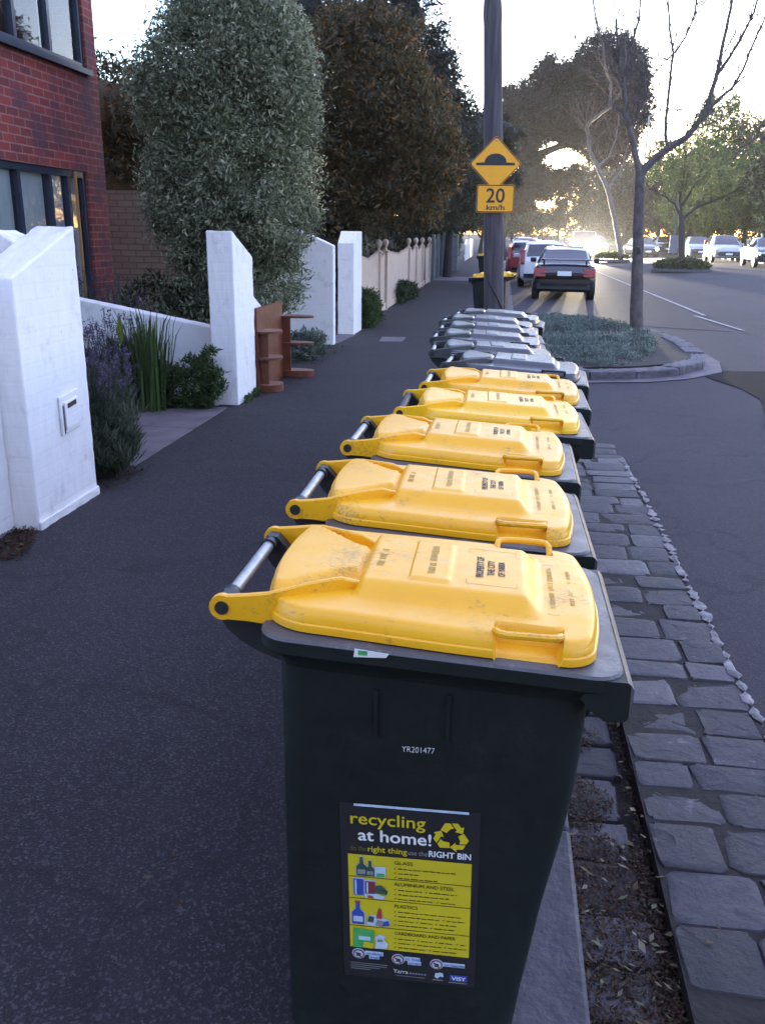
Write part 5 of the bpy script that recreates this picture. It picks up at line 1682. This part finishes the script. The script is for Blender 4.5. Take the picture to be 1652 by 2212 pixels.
# far backdrop of wood behind the park: nobody could count these
Cw = []
for k in range(46):
    x = rnd.uniform(-6, 75); y = rnd.uniform(165, 210)
    if x < 12: y += 60
    Cw.append((x, y, rnd.uniform(2.5, 5.0), 4.5, 4, rnd.uniform(2.5, 3.8)))
P = clumpcloud(Cw, 42000, 0.3, 40)
P = P[P[:, 2] > 0]
tag(quads('far_wood', leaves_at(P, 0.6, 0.3), [MAT['grey_leaf'], MAT['dark_leaf'], MAT['mauve_twig']], None, rng.integers(0, 3, len(P))), kind='stuff')

# bare pruned street tree in the planter
t = thing('bare_tree', 'bare pruned street tree with forked limbs standing in the planted kerb bed', 'tree', (0, 0, 0))
mb = MB()
TR = [(2.46, 16.5, 0.0), (2.40, 16.5, 0.64), (2.36, 16.5, 1.28), (2.30, 16.5, 1.98), (2.26, 16.5, 2.74)]
limb(mb, TR, 0.125, 0.082, MAT['bark'], 12, 0.006)
mb.tube([(2.36, 16.40, 1.42), (2.33, 16.36, 1.5)], [0.045, 0.03], MAT['bark'], 8)
mb.build('trunk', t)
mb = MB()
BR = {'L1': ([(2.26, 2.70), (2.45, 2.92), (2.70, 3.12), (2.95, 3.27), (3.11, 3.47), (3.23, 3.72), (3.30, 4.03), (3.34, 4.31), (3.38, 4.79), (3.43, 5.19), (3.45, 5.9)], 0.074, 0.018, 0.0),
      'L1b': ([(3.24, 3.68), (3.40, 3.86), (3.60, 4.03), (3.75, 4.31), (3.87, 4.72), (3.99, 5.05), (4.05, 5.4)], 0.030, 0.012, 0.1),
      'L1c': ([(3.32, 4.21), (3.50, 4.48), (3.65, 4.79), (3.78, 5.12), (3.84, 5.6)], 0.030, 0.012, -0.1),
      'L2': ([(2.68, 3.11), (2.61, 3.32), (2.60, 3.68), (2.60, 4.11), (2.62, 4.56), (2.52, 4.94), (2.40, 5.6)], 0.033, 0.013, 0.15),
      'L2b': ([(2.62, 4.56), (2.77, 4.80), (2.88, 5.13), (2.91, 5.6)], 0.018, 0.010, 0.1),
      'L2c': ([(2.62, 4.58), (2.44, 4.39), (2.24, 4.15), (2.05, 3.86)], 0.012, 0.005, -0.1),
      'L3': ([(2.26, 2.70), (2.13, 3.03), (2.04, 3.32), (1.92, 3.61), (1.85, 3.97), (1.78, 4.25), (1.68, 4.53), (1.61, 5.0)], 0.062, 0.012, -0.3),
      'L3b': ([(2.04, 3.30), (2.2, 3.6), (2.25, 4.0), (2.2, 4.4)], 0.018, 0.005, 0.3),
      'L4': ([(1.82, 4.15), (1.90, 4.60), (1.97, 5.01), (1.99, 5.8)], 0.026, 0.010, -0.2)}
for k, (pts, r0, r1, dy) in BR.items():
    m = len(pts)
    off0 = -0.15 if k == 'L2b' or k == 'L2c' else 0
    P3 = limb(mb, [(x, 16.5 + dy * i / (m - 1), z) for i, (x, z) in enumerate(pts)], r0, r1, MAT['pale_bark'] if k in ('L3',) else MAT['bark'], 8, 0.008)
    twigs(mb, P3, {'L1': 30, 'L3': 44, 'L3b': 20, 'L2': 20}.get(k, 14), 0.75, 0.0095, MAT['bark'], 3 if k in ('L1', 'L3') else 2)
twigs(mb, limb(mb, [(2.36, 16.5, 2.2), (2.3, 16.4, 2.5)], 0.01, 0.005, MAT['bark']), 3, 0.3, 0.004, MAT['bark'], 1)
mb.build('limbs', t)
# pale limbed bare tree farther along, on the far traffic island
t = thing('bare_tree', 'second bare tree with a crooked pale limb, on the far traffic island', 'tree', (7.5, 59.5, 0))
mb = MB()
B = [(3.51, 0.86), (3.48, 1.15), (3.32, 1.79), (3.16, 2.33), (2.93, 2.98), (2.59, 3.58), (2.32, 4.06), (2.20, 4.64), (2.26, 4.80), (2.79, 5.19), (2.78, 5.84), (2.58, 6.18), (2.45, 6.79), (2.26, 7.34), (2.03, 8.15)]
K = 59.5 / 28
def far(x, z, dy=0): return (x * K - 7.5, dy, 1.68 + (z - 1.68) * K)
P3 = limb(mb, [far(x, z) for x, z in B], 0.20, 0.035, MAT['pale_bark'], 9, 0.03)
mb.build('trunk', t)
mb = MB()
twigs(mb, P3, 60, 2.4, 0.020, MAT['mauve_twig'], 3, 0.35)
for pts in ([(2.79, 5.19), (3.07, 5.57), (3.16, 6.17), (3.07, 6.87)], [(2.59, 3.58), (2.9, 3.85), (3.05, 4.35), (3.1, 5.2)], [(2.93, 2.98), (3.3, 3.5), (3.4, 4.2)]):
    q = limb(mb, [far(x, z) for x, z in pts], 0.10, 0.025, MAT['pale_bark'], 7, 0.04)
    twigs(mb, q, 18, 2.0, 0.018, MAT['mauve_twig'], 2)
mb.build('limbs', t)
# two unseen trees added behind the camera to shade the near footpath
for x, y, lab in ((-1.6, -6.0, 'added unseen leafy tree behind the camera, shading the near footpath'), (4.6, -8.0, 'added unseen shade tree behind the camera at the road side')):
    far_tree('street_tree', lab, x, y, [(0, 0, 5.2, 3.0, 2.6, 2.0), (-2.2, 0.3, 4.6, 2.4, 2.2, 1.8), (2.2, 0.2, 4.8, 2.4, 2.2, 1.9), (0, 0.2, 2.6, 2.6, 1.4, 1.4), (-2.6, 0, 2.2, 2.0, 1.4, 1.3)], 9000, (0.2, 0.09), ['dark_leaf'], 'added shade trees behind the camera', corek=0.7)
# forked tree of the traffic island
t = thing('forked_tree', 'forked tree with wide arching limbs growing on the traffic island', 'tree', (0.0, 0.0, 0.36))
t.scale = (0.785, 0.785, 0.785)
mb = MB()
limb(mb, [(10.59, 56, 0.0), (10.38, 56, 1.95), (10.22, 56, 2.86)], 0.22, 0.16, MAT['dark_bark'], 9)
mb.build('trunk', t)
mb = MB()
for pts in ([(10.22, 56, 2.8), (9.76, 56, 3.5), (9.04, 56, 4.0), (8.22, 56, 4.3)], [(10.31, 56, 2.6), (10.97, 56, 3.25), (12.21, 56, 3.77), (13.42, 56, 4.42)], [(10.22, 56, 2.8), (10.04, 56, 4.0), (10.16, 56, 5.3), (10.0, 56, 6.6)], [(10.2, 56, 3.4), (11.0, 56.4, 4.8), (11.5, 56.6, 6.2)]):
    q = limb(mb, pts, 0.10, 0.03, MAT['dark_bark'], 7, 0.03)
    twigs(mb, q, 14, 1.4, 0.018, MAT['dark_bark'], 2)
mb.build('limbs', t)
P = clumpcloud([(-1.2, 0, 4.9, 1.3, 1.2, 0.8), (1.0, 0, 4.6, 1.4, 1.2, 0.8), (0, 0, 5.9, 1.2, 1.2, 1.0), (2.2, 0, 4.9, 0.9, 1, 0.6)], 5500, 0.35, 50)
P[:, 0] += 10.3; P[:, 1] += 56
quads('crown', leaves_at(P, 0.16, 0.055), [MAT['grey_leaf']], t)

# ---- low planting by the walls
def lavender(label, x, y, r, h, n, group='lavender plants in the walled garden', nf=60):
    t = thing('lavender_bush', label, 'plant', (x, y, 0), group=group)
    C = clumpcloud([(0, 0, h * 0.42, r, r, h * 0.42), (r * .3, -r * .3, h * 0.3, r * .8, r * .8, h * 0.3)], n, 0.25, 60, 0.75)
    C[:, 2] = np.maximum(C[:, 2], 0.01)
    D = unit(len(C)); D[:, 2] = np.abs(D[:, 2]) + 0.8; D /= np.linalg.norm(D, axis=1, keepdims=True)
    quads('leaves', leaves_at(C, 0.07, 0.009, D=D), [MAT['lav_leaf']], t)
    mb = MB()
    Fp = []
    for _ in range(nf):
        a, rr = rnd.uniform(0, 6.28), r * math.sqrt(rnd.random())
        x0, y0 = rr * math.cos(a) * .8, rr * math.sin(a) * .8
        L = h * rnd.uniform(0.25, 0.55)
        z0 = h * (0.75 - 0.3 * (rr / r) ** 2)
        x1, y1 = x0 * 1.35 + rnd.uniform(-.04, .04), y0 * 1.35 + rnd.uniform(-.04, .04)
        mb.tube([(x0, y0, z0 - .1), ((x0 + x1) / 2, (y0 + y1) / 2, z0 + L * .5), (x1, y1, z0 + L)], 0.0022, MAT['lav_leaf'], 3, caps=False)
        for k in range(16):
            Fp.append((x1 + rnd.gauss(0, .007), y1 + rnd.gauss(0, .007), z0 + L + rnd.uniform(-.015, .055)))
    mb.build('stems', t)
    Fp = np.array(Fp)
    quads('flowers', leaves_at(Fp, 0.018, 0.009), [MAT['lav_flower']], t)
    return t
lavender('large lavender bush spilling over the footpath beside the nearest pier', -2.80, 5.75, 0.26, 0.68, 15000, nf=90)
lavender('lavender leaning on the back edge of the nearest pier', -3.05, 6.1, 0.34, 0.80, 9000, nf=90)
lavender('lavender in the middle of the bed before the low side wall', -3.7, 8.15, 0.36, 0.72, 9000, nf=90)
lavender('lavender at the left end of the bed before the low side wall', -4.3, 8.0, 0.36, 0.75, 8000, nf=90)
lavender('lavender behind the low side wall, nearest the brick house', -5.0, 9.9, 0.45, 1.0, 8000, nf=80)
lavender('lavender behind the low side wall, under the silver hedge tree', -4.4, 9.8, 0.4, 0.92, 8000, nf=80)

def strap_plant(label, x, y, n, h):
    t = thing('strap_leaf_plant', label, 'plant', (x, y, 0))
    Q = []
    for _ in range(n):
        a = rnd.uniform(0, 6.28); r = rnd.uniform(0, .22); l = h * rnd.uniform(.5, 1.15); out = rnd.uniform(.02, .28) * l
        b = Vector((r * math.cos(a), r * math.sin(a), 0)); o = Vector((math.cos(a + rnd.uniform(-.8, .8)), math.sin(a + rnd.uniform(-.8, .8)), 0))
        s = Vector((-o.y, o.x, 0)) * 0.010
        pp = [b, b + o * out * .2 + Vector((0, 0, l * .5)), b + o * out * .55 + Vector((0, 0, l * .85)), b + o * out + Vector((0, 0, l))]
        ww = [1, 1, .7, .1]
        for i in range(3):
            Q.append([pp[i] - s * ww[i], pp[i] + s * ww[i], pp[i+1] + s * ww[i+1], pp[i+1] - s * ww[i+1]])
    quads('leaves', np.array([[tuple(p) for p in q] for q in Q]), [MAT['strap_leaf']], t)
    return t
t = strap_plant('clump of upright green strap leaves with one yellow leaf in the bed', -3.35, 8.05, 130, 0.85)
mb = MB(); mb.add([(-0.17, -.2, .62), (-0.13, -.2, .70), (-0.15, -.2, .92), (-0.20, -.2, .78)], [(0, 1, 2, 3)], MAT['lime_leaf']); mb.build('yellow_leaf', t)
def shrub(label, x, y, cl, n, L, W, mats, group=None, name='shrub'):
    t = thing(name, label, 'shrub', (x, y, 0), group=group)
    C = clumpcloud(cl, n, 0.3, 60)
    C[:, 2] = np.maximum(C[:, 2], 0.01)
    D = unit(len(C)); D[:, 2] += 0.5; D /= np.linalg.norm(D, axis=1, keepdims=True)
    quads('foliage', leaves_at(C, L, W, D=D), [MAT[m] for m in mats], t, rng.integers(0, len(mats), len(C)))
    mb = MB()
    for c in cl: limb(mb, [(0, 0, -0.02), (c[0] * .6, c[1] * .6, c[2] * .5), (c[0], c[1], c[2])], .014, .006, MAT['dark_bark'], 5, 0.01)
    mb.build('stems', t)
    return t
shrub('low bushy green shrub filling the garden bed beside the second pier', -2.98, 8.22, [(0, 0, .22, .30, .25, .26), (-.45, -.05, .2, .38, .25, .24), (.18, -.02, .34, .14, .16, .25), (-.9, 0, .2, .3, .25, .24)], 15000, .05, .014, ['shrub_leaf', 'strap_leaf'])
shrub('dark shrub in the shade behind the low side wall', -4.1, 10.4, [(0, 0, .6, .6, .4, .5), (.7, 0, .5, .5, .4, .45)], 9000, .07, .02, ['dark_leaf', 'silver_leaf'])
shrub('small teal grey plant at the foot of the wall behind the shelf unit', -2.66, 11.8, [(0, 0, .16, .22, .35, .2), (.06, .5, .14, .16, .25, .18)], 5000, .06, .012, ['teal_leaf', 'lav_leaf'])
shrub('green shrub against the near end of the cream picket fence', -2.45, 16.3, [(0, 0, .3, .22, .45, .34), (.02, .5, .22, .18, .3, .24), (0, -.3, .45, .16, .2, .25)], 9000, .07, .016, ['shrub_leaf', 'strap_leaf'])
shrub('small green weeds half way along the cream picket fence', -2.48, 22.4, [(0, 0, .22, .16, .9, .25), (0.05, 1.3, .18, .18, .7, .2)], 5000, .09, .02, ['shrub_leaf', 'dark_leaf'])
shrub('pale green climber hanging over the grey fence by the gate pillar', -2.75, 40.0, [(0, 0, 1.7, .4, 1.6, .5), (0.35, 4.2, 1.9, .45, 1.2, .6), (0.1, 6.0, 1.5, .4, 1.5, .9)], 9000, .14, .05, ['shrub_leaf', 'grey_leaf'])
shrub('weeds growing at the foot of the second white pier', -2.53, 8.95, [(0, 0, .03, .03, .12, .04), (.0, -.3, .02, .02, .12, .03)], 400, .035, .014, ['shrub_leaf'])

# ---- fallen leaves: in the gutter, by the wall, a few on the asphalt
def litter(name, polys, n, z, L, W, mats, tilt=0.35):
    out = []
    for poly, k in polys:
        xs = [p[0] for p in poly]; ys = [p[1] for p in poly]
        P = np.stack([rng.uniform(min(xs), max(xs), k * 3), rng.uniform(min(ys), max(ys), k * 3)], 1)
        P = P[in_poly(P[:, 0], P[:, 1], poly)][:k]
        out.append(P)
    P = np.concatenate(out)
    zz = z + rng.random(len(P)) * 0.022
    C = np.concatenate([P, zz[:, None]], 1)
    D = unit(len(C)); D[:, 2] *= tilt; D /= np.linalg.norm(D, axis=1, keepdims=True)
    S = np.cross(D, np.array([0, 0, 1.0])) + unit(len(C)) * tilt; S /= np.linalg.norm(S, axis=1, keepdims=True)
    k = rng.uniform(0.4, 1.6, (len(C), 1))
    Lv, Wv = D * L * k, S * W * k * rng.uniform(0.5, 1.3, (len(C), 1))
    mid = C + .45 * Lv
    return tag(quads(name, np.stack([C, mid + Wv / 2, C + Lv, mid - Wv / 2], 1), mats), kind='stuff')
litter('leaf_litter', [([(0.29, 1.5), (0.53, 1.5), (0.53, 2.05), (0.50, 2.3), (0.40, 2.36), (0.29, 2.34)], 6500), ([(0.29, 2.38), (0.39, 2.36), (0.46, 2.52), (0.40, 2.62), (0.29, 2.70)], 1300), ([(0.29, 2.75), (0.34, 2.75), (0.46, 2.92), (0.38, 2.98), (0.33, 3.3), (0.29, 3.35)], 1200),
                       ([(0.49, 1.5), (0.535, 1.5), (0.535, 4.2), (0.50, 4.2)], 1500), ([(0.29, 3.4), (0.34, 3.4), (0.32, 3.9), (0.29, 3.9)], 250)], 0, -0.114, 0.013, 0.0055, [MAT['litter']])
litter('wall_leaf_litter', [([(-2.60, 9.2), (-2.2, 9.2), (-2.3, 33), (-2.60, 33)], 900), ([(-2.6, -1), (0.0, -1), (0.0, 9), (-2.6, 9)], 60), ([(-0.02, 8), (0.28, 8), (0.28, 26), (-0.1, 26)], 500), ([(0.3, 7.6), (0.6, 7.6), (0.6, 10.5), (0.3, 10.5)], 160), ([(-2.74, 4.0), (-2.45, 4.0), (-2.52, 4.3), (-2.6, 4.47), (-2.74, 4.45)], 900), ([(-2.62, 5.3), (-2.5, 5.3), (-2.5, 5.9), (-2.62, 5.9)], 120), ([(-2.58, 10.2), (-2.3, 10.2), (-2.35, 13.3), (-2.58, 13.3)], 500)], 0, 0.004, 0.024, 0.011, [MAT['litter']])
litter('pale_fallen_leaves', [([(0.30, 1.5), (0.53, 1.5), (0.53, 2.3), (0.30, 2.35)], 70), ([(0.49, 2.3), (0.535, 2.3), (0.535, 3.6), (0.50, 3.6)], 25)], 0, -0.088, 0.028, 0.011, [MAT['pale_litter']])
mb = MB()
for k in range(14):
    x, y = rnd.uniform(0.58, 1.0), rnd.uniform(1.6, 5)
    a = rnd.uniform(0, 6.28); L = rnd.uniform(.012, .03)
    d, s = Vector((math.cos(a), math.sin(a), 0)) * L, Vector((-math.sin(a), math.cos(a), 0)) * L * .35
    p = Vector((x, y, -0.047))
    mb.add([p, p + d * .5 + s + Vector((0, 0, .004)), p + d, p + d * .5 - s], [(0, 1, 2, 3)], MAT['litter'])
tag(mb.build('scattered_leaves'), kind='stuff')
mb = MB()
mb.add([(-0.545, 2.235, 0.004), (-0.50, 2.252, 0.011), (-0.478, 2.275, 0.005), (-0.50, 2.268, 0.004), (-0.535, 2.258, 0.010)], [(0, 1, 2, 3, 4)], MAT['paper'])
tag(mb.build('fallen_leaf'), 'single pale dry leaf lying on the dark footpath left of the bins', 'leaf')

# ------------------------------------------------------------------ thin haze, added mostly so the headlights glow
mb = MB(); mb.box(-120, 200, -30, 420, -0.9, 26, None)
hz = bpy.data.meshes.new('haze'); hz.from_pydata(mb.v, [], mb.f)
hm = bpy.data.materials.new('glow_haze'); hm.use_nodes = True
nt = hm.node_tree; nt.nodes.remove(nt.nodes['Principled BSDF'])
pv = nt.nodes.new('ShaderNodeVolumePrincipled')
pv.inputs['Color'].default_value = (0.95, 0.95, 1.0, 1)
pv.inputs['Density'].default_value = 0.00023
pv.inputs['Anisotropy'].default_value = 0.55
nt.links.new(pv.outputs[0], nt.nodes['Material Output'].inputs['Volume'])
hz.materials.append(hm)
ho = bpy.data.objects.new('haze', hz); COL.objects.link(ho); ho['kind'] = 'stuff'
